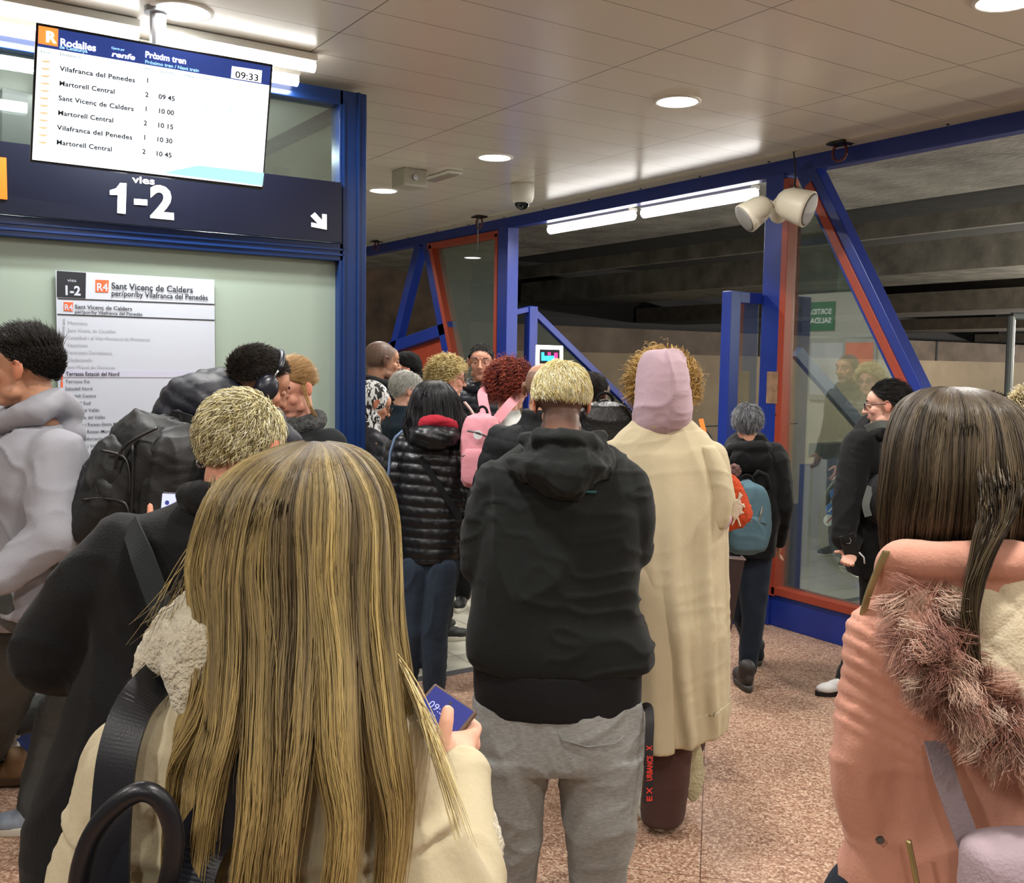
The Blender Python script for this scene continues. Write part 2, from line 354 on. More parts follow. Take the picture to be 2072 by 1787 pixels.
# balustrades of the stairs going out of the hall
def balustrade(y, x0, x1, zt, label, slope=True):
    t = thing('stair_balustrade', label, 'balustrade', (x1, y, 0))
    ny = np.array([0, -1.0, 0])
    a = Acc().bar((x1, y, 0), (x1, y, zt), np.array([1.0, 0, 0]), ny, .09, .09); mk('newel_post', a, M_blue, t, bevel=.004)
    a = Acc().bar((x0, y, zt-.07), (x1, y, zt-.02), ZZ, ny, .05, .06); a.bar((x0, y, 0), (x0, y, zt-.05), np.array([1.0, 0, 0]), ny, .05, .05); mk('end_frame', a, M_blue, t, bevel=.003)
    if slope:
        e = np.array([x1+2.6, y, zt-.05-2.6*.74])
        a = Acc().bar((x1, y, zt-.03), e, np.array([.595, 0, .803]), ny, .06, .06); mk('sloping_rail', a, M_blue, t, bevel=.003)
        a = Acc().prism([(x1+.04, y, zt-.1), tuple(e-[0, 0, .05]), (e[0], y, -1), (x1+.04, y, -1)], (0, .006, 0)); mk('pane', a, M_glass, t)
    else:
        a = Acc().bar((x0, y, .95), (x1, y, .95), ZZ, ny, 1.9-.0, .0); 
        a = Acc().prism([(x0, y, .55), (x1, y, .55), (x1, y, zt-.1), (x0, y, zt-.1)], (0, .006, 0)); mk('pane', a, M_glass, t)
        a = Acc().prism([(x0, y-.02, 0), (x1, y-.02, 0), (x1, y-.02, .55), (x0, y-.02, .55)], (0, .04, 0)); mk('lower_panel', a, M_blue, t)
    return t
balustrade(7.6, 4.98, 5.2, 2.2, 'blue handrail panel sloping down right behind the white framed sign')
# right hand balustrade: short panel towards the hall and sloping rail seen through the glass
t = thing('side_screen', 'narrow blue framed glass screen left of the tall post', 'screen', (4.6, 4.5, 0))
xa = 4.62
a = Acc().box((xa-.045, 4.47, 0), (xa+.045, 4.55, 2.15)); mk('upright', a, M_blue, t, bevel=.004)
mk('rail', Acc().box((xa, 4.48, 2.08), (4.87, 4.54, 2.15)), M_blue, t, bevel=.003); mk('rail', Acc().box((xa, 4.48, .5), (4.87, 4.54, .62)), M_blue, t, bevel=.003)
a = Acc().box((xa, 4.508, .6), (4.87, 4.514, 2.1)); mk('pane', a, M_glass, t)
a = Acc().box((xa, 4.49, 0), (4.87, 4.53, .5)); mk('kick_panel', a, M_blue, t)
t = thing('stair_rail', 'blue stair rail sloping down, seen through the right hand pane', 'handrail', (5.6, 4.6, 0))
e0, e1 = hit(1612, 712, 1, 4.75), hit(1745, 865, 1, 4.75)
a = Acc().bar(e0, e1, np.array([.7, 0, .7]), np.array([0, -1.0, 0]), .09, .05); mk('sloping_rail', a, mat('dark_blue_paint', '16204a', .4), t)
a = Acc().bar(e1, e1*[1, 1, 0], np.array([1.0, 0, 0]), np.array([0, -1.0, 0]), .05, .05); mk('upright', a, M_blue, t)

# ------------------------------------------------------------------ beyond the front: tracks hall
mk('ground', Acc().box((WX+.05, -6, -1.3), (40, 30, -1.2)), M_concd, kind='structure')
mk('wall_far', Acc().box((WX, 14, -1.2), (45, 14.3, 1.88)), M_brown, kind='structure')
mk('wall_far_upper', Acc().box((WX, 14.6, 1.88), (45, 14.9, 2.36)), mat('dark_band_wall', '6a5e54', .9, var=.3, vscale=2), kind='structure')  # band darker than the wall below, tone varying at random
mk('wall_far_void', Acc().box((WX, 17, -1), (45, 17.2, 8)), M_dark, kind='structure')
mk('wall_station_end', Acc().box((WX, -6.2, -1.2), (45, -6, 6)), M_concd, kind='structure')
mk('wall_tracks', Acc().box((44, -6, -1.2), (45, 17, 6)), M_concd, kind='structure')
# concrete beams running along the tracks; r = height above eye / distance
def beam(n, r_face_top, r_face_bot, r_under, z, m=None):
    X0 = (z-1.68)/r_face_bot; X1 = (z-1.68)/r_under
    zt = 1.68+r_face_top*X0
    mk('concrete_beam' , Acc().box((X0, -6, z), (X1, 16.9, zt)), m or M_conc, kind='structure')
    return X0, X1, zt
mk('concrete_beam', Acc().box((WX+.12, -6, 3.0), (6.95, 16.9, 3.35)), M_conc, kind='structure')
mk('roof_slab', Acc().box((WX, -6, 3.75), (45, 17, 4.0)), M_concd, kind='structure')
beam(0, .172, .152, .1505, 3.18)
beam(1, .143, .108, .095, 2.90)
beam(2, .086, .064, .0586, 2.60, mat('brown_concrete', '5d564c', .9, bump=.3, var=.25))
beam(3, .056, .0439, .0406, 2.55, _M['brown_concrete'])
beam(4, .038, .030, .0285, 2.5, _M['brown_concrete'])
# parapet of the pit
mk('wall_pit', Acc().box((5.9, 4.9, -1.2), (13, 5.0, .95)), mat('parapet_dark_blue', '141f4a', .5), kind='structure')
# lattice of joints on the far wall
a = Acc()
for x in (9.5, 15.8, 22): a.box((x, 14.58, 1.88), (x+.06, 14.61, 2.36))
for x in (8, 12.2): a.box((x, 13.99, .49), (x+4.2, 14.0, .51))
mk('trim_3', a, M_dark, kind='structure')
t = tag(mk('sign_board', Acc().box((WX+.3, 13.2, 1.65), (7.9, 13.25, 3.3)), mat('scrawled_board', '4a3a2c', .8, var=.5, vscale=4)), 'large dark brown scrawled board at far left beyond the frame', 'board')
# galvanised frame at the far right
e = hit(2047, 640, 1, 3.6) if False else pt(2047, 640, 9.0); f = pt(2047, 800, 9.0)
a = Acc().tube([f*[1, 1, 0]+[0, 0, -1.2], e], .035, 10); a.tube([e, e+HR*1.2+ZZ*.02], .035, 10)
tag(mk('pipe_frame', a, mat('grey_steel', '5a5f5e', .5, metal=.3)), 'grey steel pipe frame at the right edge of the picture', 'frame')
# escalator newel
es = thing('escalator', 'escalator end with curved steel newel and safety stickers behind the right pane', 'escalator', (5.9, 4.0, 0))
c = pt(1745, 1055, 6.9); axn = np.array([-.35, -.93, 0]); axn /= np.linalg.norm(axn); sd = np.cross(axn, ZZ)
def loopring(R, z0=0, n=40, a0=70, a1=290, off=0):
    th = np.radians(np.linspace(a0, a1, n)); return [c+off*axn+sd*math.cos(t)*R*.78*(1)+ZZ*math.sin(t)*R for t in th]
# newel drawn as an upright D: outer handrail, skirt disc inside
if (sd@HR) < 0: sd = -sd
mk('handrail', Acc().tube(loopring(.40), .028, 12), mat('handrail_rubber', '1b1d1e', .15, spec=.8), es, True)
a = Acc(); a.tube(loopring(.34), .035, 12); mk('handrail_guide', a, M_steel, es, True)
a = Acc()
R_ = []
for rr in (.02, .3): R_.append([c+sd*math.cos(t)*rr*.78+ZZ*math.sin(t)*rr for t in np.linspace(0, 2*math.pi, 40, endpoint=False)])
a.prism(R_[1], axn*.05); mk('newel_panel', a, mat('pale_panel', 'b9beb4', .4), es, True)
for (x, y, cl) in ((1690, 1000, '2a6fc0'), (1681, 1030, '2a6fc0'), (1677, 1053, 'd9d9d9')):
    q = ray(x, y); k = ((c+axn*.055-CAM)@axn)/(q@axn); P = CAM+k*q
    b = mk('sticker', Acc().disc(P, axn, .04, .003, 24), mat('sticker_'+cl, cl, .4), es)
    mk('symbol', Acc().bar(P+axn*.003-sd*.02-ZZ*.02, P+axn*.003+sd*.02+ZZ*.02, np.cross(axn, (sd+ZZ)/1.414), axn, .01, .002), mat('sym_'+cl, 'e8e8e8' if cl != 'd9d9d9' else 'b03030', .5), b)
a = Acc().box((5.2, 2.2, -.02), (9.5, 4.85, .02)); mk('landing_plate', a, mat('ribbed_plate', '6c7070', .3, metal=.6, bump=.3, bscale=90), es)
a = Acc().box((5.9, 4.80, .02), (9.5, 4.87, 1.1)); mk('side_cladding', a, _M['parapet_dark_blue'], es)
a = Acc().box((5.85, 4.77, 1.02), (9.5, 4.88, 1.12)); mk('cladding_cap', a, _M['handrail_rubber'], es)

# unseen fill lamps added off to the right, to light the beams and far wall
for i, (x, y, z, e) in enumerate(((7.4, 1.2, 2.3, 160), (9.6, 2.4, 2.3, 260), (13.2, 4.8, 2.3, 520), (20, 9.3, 2.3, 800), (29, 12, 2.3, 700), (11, -3, 2.3, 160))):
    t = thing('added_tracks_lamp', 'unseen tube lamp added to light the tracks hall', 'tube light', (x, y, z), 'platform lamps added beyond the right edge')
    mk('diffuser', Acc().tube([(x, y-.6, z), (x, y+.6, z)], .03, 10), mat('added_lamp_glow', (1, .95, .85, 1), emit=6), t)
    mk('hanger', Acc().tube([(x, y, z), (x, y, 3.7)], .01, 8), M_steel, t)
    l = bpy.data.lights.new('fill', 'POINT'); l.shadow_soft_size = .06; l.energy = e; l.color = (1, .93, .82)
    o = bpy.data.objects.new('lamp', l); COL.objects.link(o); o.parent = t; o.location = (0, 0, -.12)
# tube lamps hung just under the blue beam
def tube_lamp(x0, y0, x1, y1, label, dx=.0, em=9):
    p0 = np.array([WX+.12, wp(x0, y0)[0]-.1, 2.84]); p1 = np.array([WX+.12, wp(x1, y1)[0]-.1, 2.84])
    t = thing('tube_lamp', label, 'tube light', tuple((p0+p1)/2+[0, 0, .05]), 'fluorescent tube lamps under the blue beam')
    d = (p1-p0)/np.linalg.norm(p1-p0)
    mk('housing', Acc().bar(p0+[0, 0, .045], p1+[0, 0, .045], np.array([1.0, 0, 0]), ZZ, .09, .03), M_white, t, bevel=.004)
    mk('diffuser', Acc().tube([p0, p1], .038, 14), mat('tube_glow', (1, .98, .95, 1), emit=em), t, True)
    l = bpy.data.lights.new('tube', 'AREA'); l.shape = 'RECTANGLE'; l.size = .08; l.size_y = float(np.linalg.norm(p1-p0)); l.energy = 24; l.color = (1, .98, .96)
    o = bpy.data.objects.new('lamp', l); COL.objects.link(o); o.parent = t; o.location = (0, 0, -.1)
    for p in (p0+d*.1, p1-d*.1): mk('hanger', Acc().tube([p+[0, 0, .05], p+[-.06, 0, .12]], .006, 6), M_steel, t)
tube_lamp(1078, 459, 1240, 432, 'left one of the two tube lamps under the blue beam')
tube_lamp(1262, 428, 1480, 392, 'right one of the two tube lamps, left of the round speakers')

# ------------------------------------------------------------------ speakers and ceiling fittings
M_cream = mat('cream_plastic', 'cfc9b6', .45)
def speaker(cx, cy, tx, ty, r, L, label, face):
    p0 = pt(cx, cy, 5.75); p1 = pt(tx, ty, 5.75-face)
    t = thing('speaker', label, 'speaker', tuple(p0), 'round projector speakers on the blue post')
    d = (p1-p0)/np.linalg.norm(p1-p0); ref = np.cross(d, ZZ); ref /= np.linalg.norm(ref); v = np.cross(d, ref); th = np.arange(28)*2*math.pi/28; cc = np.cos(th)[:, None]*ref+np.sin(th)[:, None]*v
    prof = [(-.0, .45), (.02, .7), (.06, .9), (.12, .98), (L-.02, 1.04), (L, 1.06), (L+.006, 1.0)]
    mk('shell', Acc().rings([p0+d*s+cc*r*k for s, k in prof]), M_cream, t, True)
    mk('grille', Acc().rings([p0+d*(L+.006+.015*(1-k*k))+cc*r*k*.97 for k in (1, .8, .5, .1)]), mat('grille_grey', '8d8c88', .6, bump=.5, bscale=300), t, True)
    return t, p0
t, p0 = speaker(1555, 410, 1490, 455, .085, .17, 'left speaker of the pair, seen from behind its shell, pointing left', .02)
t2, p1 = speaker(1575, 405, 1640, 425, .10, .19, 'right speaker of the pair with its grey grille showing', .10)
a = Acc().tube([p0, (p0+p1)/2+[0, 0, -.02], p1], .02, 10); a.ell(pt(1575, 435, 5.85), .05); a.tube([pt(1575, 435, 5.85), pt(1575, 430, 6.2)], .03, 10)
tag(mk('speaker_bracket', a, M_cream, smooth=True), 'cream bracket joining the two speakers to the blue post', 'bracket')
tag(mk('cable', Acc().tube([pt(x, y, d) for x, y, d in ((1622, 395, 5.7), (1608, 378, 5.75), (1610, 350, 5.9), (1608, 325, 5.95), (1606, 308, 6.0))], .006, 6), M_black, smooth=True), 'thin black cable running from the right speaker up to the ceiling', 'cable')
def hook(x, y, label, rod=False):
    p = hit(x, y, 2, CEIL); t = thing('ceiling_hook', label, 'hook', tuple(p), 'dark hooks in holes of the ceiling edge')
    mk('plate', Acc().box(p+[-.05, -.06, -.016], p+[.05, .06, -.006]), M_black, t)
    r = .05; mk('ring', Acc().tube([p+np.array([0, math.sin(a)*r, -.03-.03-math.cos(a)*r]) for a in np.radians(np.linspace(-150, 150, 16))], .008, 8), mat('dark_red_steel', '5a1c1c', .4), t, True)
    if rod: mk('rod', Acc().tube([p+[0, .02, 0], p+[0, .02, -.30]], .006, 8), M_steel, t)
hook(1700, 287, 'dark red ring hook in the ceiling right of the speakers'); hook(762, 487, 'dark ring hook in the ceiling nearest the cabin post'); hook(970, 437, 'dark hook in the ceiling with a thin hanging rod', True)
# dome camera
p = hit(1057, 372, 2, CEIL); t = thing('dome_camera', 'white dome security camera on the ceiling left of the tube lamps', 'camera', tuple(p))
mk('housing', Acc().rings([p+np.array([0, 0, z])+np.stack([np.cos(q:=np.arange(24)*math.pi/12), np.sin(q), 0*q], 1)*r for r, z in ((.085, 0), (.09, -.02), (.088, -.09), (.075, -.13), (.06, -.14))]), M_white, t, True)
mk('dome', Acc().ell(p+[0, 0, -.135], (.055, .055, .055)), mat('dark_dome', '101216', .05), t, True)
p = hit(828, 345, 2, CEIL); t = thing('alarm_box', 'small square grey box under the ceiling beside the flat emergency lamp', 'box', tuple(p))
mk('case', Acc().box(p+[-.09, -.09, -.12], p+[.09, .09, -.0]), mat('box_grey', 'a5a193', .5), t, bevel=.006); mk('button', Acc().disc(p+[0, -.092, -.06], (0, 1, 0), .02, .015, 16), M_steel, t)
p = hit(895, 353, 2, CEIL); t = thing('emergency_lamp', 'flat oblong emergency lamp on the ceiling right of the alarm box', 'emergency light', tuple(p))
mk('body', Acc().box(p+[-.06, -.19, -.02], p+[.06, .19, 0]), M_white, t, bevel=.01); mk('lens', Acc().box(p+[-.04, -.17, -.028], p+[.04, .17, -.018]), mat('lens_grey', 'a09c90', .2), t, bevel=.005)

# ------------------------------------------------------------------ ticket cabin
M_panel = mat('cabin_panel', '8f9d90', .3, var=.03, vscale=1)
cab = thing('glass_cabin', 'blue framed glass cabin with a dark sign band and pale green lower panel', 'cabin', (1.9, CY, 0))
def cbox(name, x0, z0, x1, z1, y0=CY-.05, y1=CY+.05, m=M_blue2, bevel=.004):
    return mk(name, Acc().box((x0, y0, z0), (x1, y1, z1)), m, cab, bevel=bevel)
cbox('corner_post', 1.93, 0, 2.07, 2.95); cbox('top_rail', -3, 2.88, 1.95, 2.95); cbox('middle_rail', -3, 2.15, 1.95, 2.235)
a = Acc()
for z in (2.175, 2.20): a.box((-3, CY-.058, z), (1.95, CY-.05, z+.008))
a.box((1.945, CY-.058, 0), (1.955, CY-.05, 2.9)); a.box((2.02, CY-.058, 0), (2.032, CY-.05, 2.95)); mk('groove_ridge', a, M_blue2, cab)
cbox('lower_panel', -3, .35, 1.93, 2.15, CY+.0, CY+.03, M_panel, 0)
cbox('base_board', -3, 0, 1.93, .35, CY+.02, CY+.06)
cbox('upper_pane', -3, 2.5, 1.94, 2.88, CY+.0, CY+.006, M_glass, 0)
mk('side_wall', Acc().box((2.0, CY+.05, 0), (2.05, 8.2, 2.4)), mat('cabin_side', 'b8b8ae', .6), cab)
mk('side_pane', Acc().box((2.02, CY+.05, 2.4), (2.026, 8.2, 2.9)), M_glass, cab)
mk('side_rail', Acc().box((1.98, CY+.05, 2.88), (2.06, 8.2, 2.95)), M_blue2, cab)
mk('back_wall', Acc().box((-3, 8.0, 0), (2.05, 8.2, 2.95)), mat('cabin_inner', 'aab0a8', .7), cab)
mk('cabin_ceiling', Acc().box((-3, CY+.06, 2.9), (1.95, 8.1, 2.94)), M_white, cab)
mk('inner_post', Acc().box((1.7, 6.2, 0), (1.78, 6.28, 2.9)), M_blue2, cab); mk('inner_rail', Acc().box((-3, 6.2, 2.55), (1.7, 6.26, 2.62)), M_blue2, cab)
mk('inner_wall', Acc().box((-3, 6.6, 0), (1.6, 6.65, 2.9)), _M['cabin_inner'], cab)
def bar_lamp(p0, p1, label, en, grp):
    p0, p1 = np.array(p0), np.array(p1); t = thing('tube_lamp', label, 'tube light', tuple((p0+p1)/2), grp)
    L = float(np.linalg.norm(p1-p0)); d = (p1-p0)/L; s = np.cross(d, ZZ)
    mk('housing', Acc().bar(p0, p1, s, ZZ, .09, .03), M_white, t, bevel=.004); mk('diffuser', Acc().tube([p0-[0, 0, .03], p1-[0, 0, .03]], .025, 12), mat('tube_glow', (1, 1, 1, 1), emit=9), t, True)
    l = bpy.data.lights.new('tube', 'AREA'); l.shape = 'RECTANGLE'; l.size = L; l.size_y = .06; l.energy = en; l.color = (.95, .98, 1)
    o = bpy.data.objects.new('lamp', l); COL.objects.link(o); o.parent = t; o.location = (0, 0, -.06)
    o.rotation_euler = (0, 0, math.atan2(d[1], d[0]))
bar_lamp((.2, CY-.35, CEIL-.02), (.95, CY-.35, CEIL-.02), 'long bright tube lamp on the ceiling behind the timetable screen, left length', 14, 'tube lamps above the cabin front')
bar_lamp((1.0, CY-.35, CEIL-.02), (1.68, CY-.35, CEIL-.02), 'bright tube lamp on the ceiling ending right of the timetable screen', 14, 'tube lamps above the cabin front')
bar_lamp((.3, CY-.1, CEIL-.02), (1.7, CY-.1, CEIL-.02), 'second tube lamp close above the cabin top rail', 10, 'tube lamps above the cabin front')
bar_lamp((-.4, 5.3, 2.88), (.7, 5.3, 2.88), 'tube lamp inside the cabin seen left of the screen', 16, 'tube lamps above the cabin front')
bar_lamp((1.55, 5.3, 2.88), (1.75, 5.3, 2.88), 'small lamp inside the cabin seen right of the screen', 8, 'tube lamps above the cabin front')

# direction sign band
PLC = Plane((0, CY-.06, 0), (1, 0, 0), (0, 0, 1))
def thingp(name, label, cat, P, px, py, group=None):
    (u, v), k = P.px(px, py); return thing(name, label, cat, tuple(P.P(u, v)), group)
M_navy = mat('sign_navy', '070c20', .35); M_swhite = mat('sign_white', 'd9dbe0', .5, emit=.15)
M_orange = mat('sign_orange', 'e8690c', .5, emit=.35)
t = thing('direction_sign', 'dark navy sign band with large white 1-2 and an arrow on the cabin', 'sign', (.9, CY-.06, 2.37))
mk('band', Acc().box((-3, CY-.075, 2.235), (1.93, CY-.05, 2.515)), M_navy, t)
P2 = Plane((0, CY-.078, 0), (1, 0, 0), (0, 0, 1))
for q in ([(222, 385), (235, 381), (243, 370), (256, 371), (254, 433), (237, 431), (238, 395), (222, 394)], [(271, 402), (298, 404), (298, 416), (271, 414)]):
    a = Acc(); P2.quad(a, q, .001); mk('lettering', a, M_swhite, t)
words(t, M_swhite, P2, [('2', 304, 438, 66, 352, 441, dict(bold=.035)), ('vies', 268, 369, 15, 313, dict(bold=.02))], h=0)
a = Acc(); P2.quad(a, [(628, 437), (637, 430), (652, 446), (652, 433), (661, 434), (661, 465), (630, 459), (630, 450), (643, 453)], h=-.001); mk('arrow', a, M_swhite, t)
a = Acc(); P2.rect(a, -.5, 2.29, P2.px(14, 370)[0][0], 2.452); mk('orange_field', a, M_orange, t)

# line poster
PP = Plane((0, CY-.012, 0), (1, 0, 0), (0, 0, 1))
t = thingp('line_poster', 'tall white poster listing the stations of line R4 on the cabin panel', 'poster', PP, 275, 800)
M_pap = mat('poster_white', 'b2b7c1', .45); M_ink = mat('poster_black', '15171f', .5); M_gink = mat('poster_grey', '8f939a', .6); M_r4 = mat('poster_orange', 'd9582c', .5)
a = Acc(); x0 = PP.px(115, 700)[0][0]; x1 = PP.px(434, 700)[0][0]; z1 = PP.px(275, 557)[0][1]; PP.rect(a, x0, .55, x1, z1, .006); mk('sheet', a, M_pap, t)
PP = Plane((0, CY-.0185, 0), (1, 0, 0), (0, 0, 1))
a = Acc(); PP.quad(a, [(115, 548), (174, 552), (173, 604), (115, 601)], .001); mk('track_field', a, M_ink, t)
words(t, M_pap, PP, [('vies', 136, 570, 7, 154), ('1-2', 128, 596, 19, 163, 597, dict(bold=.035))], 'track_number', h=.002)
for q in ([(193, 566), (220, 567), (219, 592), (193, 591)], [(129, 611), (148, 612), (147, 630), (129, 629)]):
    a = Acc(); PP.quad(a, q, .001); mk('line_badge', a, M_r4, t)
words(t, M_pap, PP, [('R4', 195, 588, 16, 218), ('R4', 130, 627, 12, 147)], 'badge_lettering', h=.002, bold=.02)
words(t, M_ink, PP, [('Sant Vicenç de Calders', 225, 584, 13, 390, 592), ('per/por/by Vilafranca del Penedès', 225, 598, 11, 420, 604), ('Sant Vicenç de Calders', 151, 624, 8, 267), ('per/por/by Vilafranca del Penedès', 151, 634, 6.5, 288), ('Terrassa Estació del Nord', 133, 760, 8, 241), ('↓', 114, 760, 8, 119)], 'heading', h=.003, bold=.016)
for q in ([(117, 603), (434, 615), (434, 617), (117, 605)], [(116, 635), (434, 647), (434, 649), (116, 637)]):
    a = Acc(); PP.quad(a, q, .001); mk('rule', a, M_ink, t)
a = Acc(); PP.quad(a, [(118, 748), (434, 752), (434, 764), (118, 763)], .001); mk('highlight_row', a, mat('row_tint', 'b4b4c6', .5), t)
st = ['Manresa', 'Sant Vicenç de Castellet', 'Castellbell i el Vilar-Monistrol de Montserrat', 'Vacarisses', 'Vacarisses-Torreblanca', 'Viladecavalls', 'Sant Miquel de Gonteres']
wd = [40, 98, 168, 42, 92, 52, 99]
words(t, M_gink, PP, [(s_, 137-.5*i, 656+15*i, 7, 137-.5*i+w_) for i, (s_, w_) in enumerate(zip(st, wd))], 'passed_station', h=.001)
st = ['Terrassa Est', 'Sabadell Nord', 'Sabadell Centre', 'Sabadell Sud', 'Barberà del Vallès', 'Cerdanyola del Vallès', 'Montcada i Reixac-Santa Maria', 'Montcada i Reixac-Manresa', 'Montcada Bifurcació', 'Torre Baró | Vallbona', 'Sant Andreu Arenal', 'La Sagrera | Meridiana', 'Arc de Triomf']
wd = [50, 55, 63, 52, 70, 82, 120, 106, 77, 85, 80, 90, 60]
words(t, mat('poster_dgrey', '4c5058', .6), PP, [(s_, 132-.3*i, 775+14.7*i, 7, 132-.3*i+w_) for i, (s_, w_) in enumerate(zip(st, wd))], 'next_station', h=.001, bold=.006)
a = Acc()
for i in range(8): PP.quad(a, [(128-.6*i, 645+14.5*i), (131.5-.6*i, 645+14.5*i), (131-.6*i, 656+14.5*i), (128-.6*i, 656+14.5*i)], .001)
mk('grey_line', a, M_gink, t)
a = Acc()
for y in (757, 772): PP.quad(a, [(123, y), (127, y), (127, y+12), (123, y+12)], .002)
mk('orange_line', a, M_r4, t)

# reflected exit sign and posters: they hang on the cabin's side wall, the panes mirror them
PS = Plane((2.055, 0, 0), (0, 1, 0), (0, 0, 1))
t = thing('exit_sign', 'green exit sign on the cabin side, mirrored in the right hand pane', 'sign', (2.06, 6.5, 2.22))
def vm(x, y):   # picture point of a mirror image -> (y, z) on the plane x=2.06
    h = hit(x, y, 0, 2*WX-2.06); return h[1], h[2]
y0, z1 = vm(1623, 613); y1, z0 = vm(1687, 668); ya, yb = min(y0, y1), max(y0, y1)
a = Acc(); PS.rect(a, ya, z0, yb, z1, .012); mk('plate', a, mat('exit_green', '1c6a46', .5, emit=.25), t)
a = Acc(); V, F = text_mesh('SORTIDA', .055, .01, (yb-ya)*.72); a.add(PS.o+np.outer(V[:, 0]+ya+.03, PS.ux)+np.outer(V[:, 1]+z1-.12, PS.uy)+PS.n*.014, F)
V, F = text_mesh('SALIDA →', .055, .01, (yb-ya)*.85); a.add(PS.o+np.outer(V[:, 0]+ya+.03, PS.ux)+np.outer(V[:, 1]+z0+.07, PS.uy)+PS.n*.014, F); mk('lettering', a, mat('exit_white', 'e8e8e8', .5, emit=.4), t)
t = thing('notice_board', 'framed notice board with white and orange sheets, mirrored in the right hand pane', 'notice board', (2.06, 5.9, 1.6))
y0, z1 = vm(1640, 684); y1, z0 = vm(1770, 815); ya, yb = min(y0, y1), max(y0, y1)
a = Acc(); PS.rect(a, ya, z0, yb, z1, .02); mk('board', a, mat('board_grey', '8d9290', .5), t)
a = Acc(); PS.rect(a, yb-.0-(yb-ya)*.52, z0+.05, yb-.03, z1-.05, .004, .02); mk('white_sheet', a, M_pap, t)
a = Acc(); PS.rect(a, ya+.03, z0+.05, ya+(yb-ya)*.44, z1-.05, .004, .02); mk('orange_sheet', a, M_r4, t)

# ------------------------------------------------------------------ hanging timetable screen
px4 = [(72, 45), (553, 130), (533, 384), (60, 326)]
rv = [ray(*q) for q in px4]
A_ = np.stack([rv[1], -rv[2], rv[3]], 1); k_ = np.linalg.solve(A_, rv[0])    # d0*r0 = d1*r1 - d2*r2 + d3*r3
d0 = 3.5; cor = [CAM+d0*rv[0], CAM+d0*k_[0]*rv[1], CAM+d0*k_[1]*rv[2], CAM+d0*k_[2]*rv[3]]
PT = Plane(cor[3], cor[2]-cor[3], cor[0]-cor[3])
tv = thing('timetable_screen', 'hanging departures screen with black bezel, blue header and white train list', 'screen', tuple((cor[0]+cor[2])/2))
a = Acc(); a.prism([c-PT.n*.05 for c in (cor[3], cor[2], cor[1], cor[0])], PT.n*.05); mk('bezel', a, M_black, tv, bevel=.004)
def quadcol(name, pxs, m, h):
    a = Acc(); PT.quad(a, pxs, .0006, h); return mk(name, a, m, tv)
M_sw = mat('screen_white', (.86, .93, 1, 1), emit=1.15); M_sb = mat('screen_blue', S('2b3f86'), emit=.8, rough=.3); M_so = mat('screen_orange', S('ff9040'), emit=1.0); M_scy = mat('screen_cyan', S('9fe8f4'), emit=.9); M_txt = mat('screen_text', S('122430'), .5); M_stw = mat('screen_lettering', (1, 1, 1, 1), emit=1.4); M_pale = mat('screen_pale_text', S('b9dbe0'), emit=.7)
quadcol('panel', [(76, 92), (545, 172), (530, 378), (65, 323)], M_sw, .001)
quadcol('header', [(78, 52), (548, 135), (545, 173), (76, 94)], M_sb, .002)
quadcol('logo_field', [(78, 52), (118, 59), (117, 95), (77, 88)], M_so, .0035)
words(tv, M_stw, PT, [('R', 92, 84, 22, 115, dict(bold=.04)), ('Rodalies', 121, 92, 15, 194, 103), ('renfe', 225, 114, 11, 273, 120, dict(shear=.15)), ('Pròxim tren', 293, 116, 13, 376, 127)], 'title', h=.006, bold=.028)
quadcol('clock_field', [(469, 134), (530, 143), (528, 168), (467, 158)], M_stw, .003)
words(tv, mat('screen_light_blue', S('9fd8f4'), emit=1.2), PT, [('de Catalunya', 120, 98, 7, 177, 107), ('Operat per', 225, 99, 5, 252, 103), ('Próximo tren / Next train', 293, 128, 7, 402, 144)], 'subtitle', h=.004, bold=.02)
words(tv, M_txt, PT, [('09:33', 475, 157, 14, 522, 163)], 'clock_digits', h=.005, bold=.012)
KT = dict(h=.003, bold=.024)
rows = [('Vilafranca del Penedes', '1', ''), ('Martorell Central', '2', '09 45'), ('Sant Vicenç de Calders', '1', '10 00'), ('Martorell Central', '2', '10 15'), ('Vilafranca del Penedes', '1', '10 30'), ('Martorell Central', '2', '10 45')]
for i, (s_, v_, h_) in enumerate(rows):
    y = 143+29.8*i; x = 121-1.4*i; wl = 152 if i in (0, 2, 4) else 112
    words(tv, M_txt, PT, [(s_, x, y, 10, x+wl, y+wl*.163-i*.3)], 'destination', spacing=1.05, **KT)
    words(tv, M_txt, PT, [(v_, 295-1.5*i, 167+28.8*i, 10)], 'track', **KT)
    if h_: words(tv, M_txt, PT, [(h_, 322-1.6*i, 171+28.8*i, 10, 355-1.6*i, 176+28.8*i)], 'departure_time', **KT)
words(tv, mat('screen_grey_text', S('5f8f98')), PT, [('Línia', 82, 106, 5, 102), ('Destinació', 121, 112, 6, 163, 119), ('Via', 293, 140, 5, 304), ('Sortida', 324, 147, 5, 352, 151), ('Observacions', 374, 155, 5, 423, 162)], 'column_heading', h=.003)
for s_, x, y, x2 in (('Barcelona Pl Catalunya, Barcel', 385, 185, 541), ('Sta Maria , Montcada i Re', 395, 217, 538), ('Sabadell del Valles , Cerdany', 400, 244, 537), ('Montcada Bifurcacio, BCN Torr', 372, 270, 535), ('adell Centre , Sabadell Sud, Barbe', 368, 296, 533), ('Terrassa Est , Sa', 449, 332, 531)): words(tv, M_pale, PT, [(s_, x, y, 9, x2, y+(x2-x)*.15)], 'remark', h=.003)
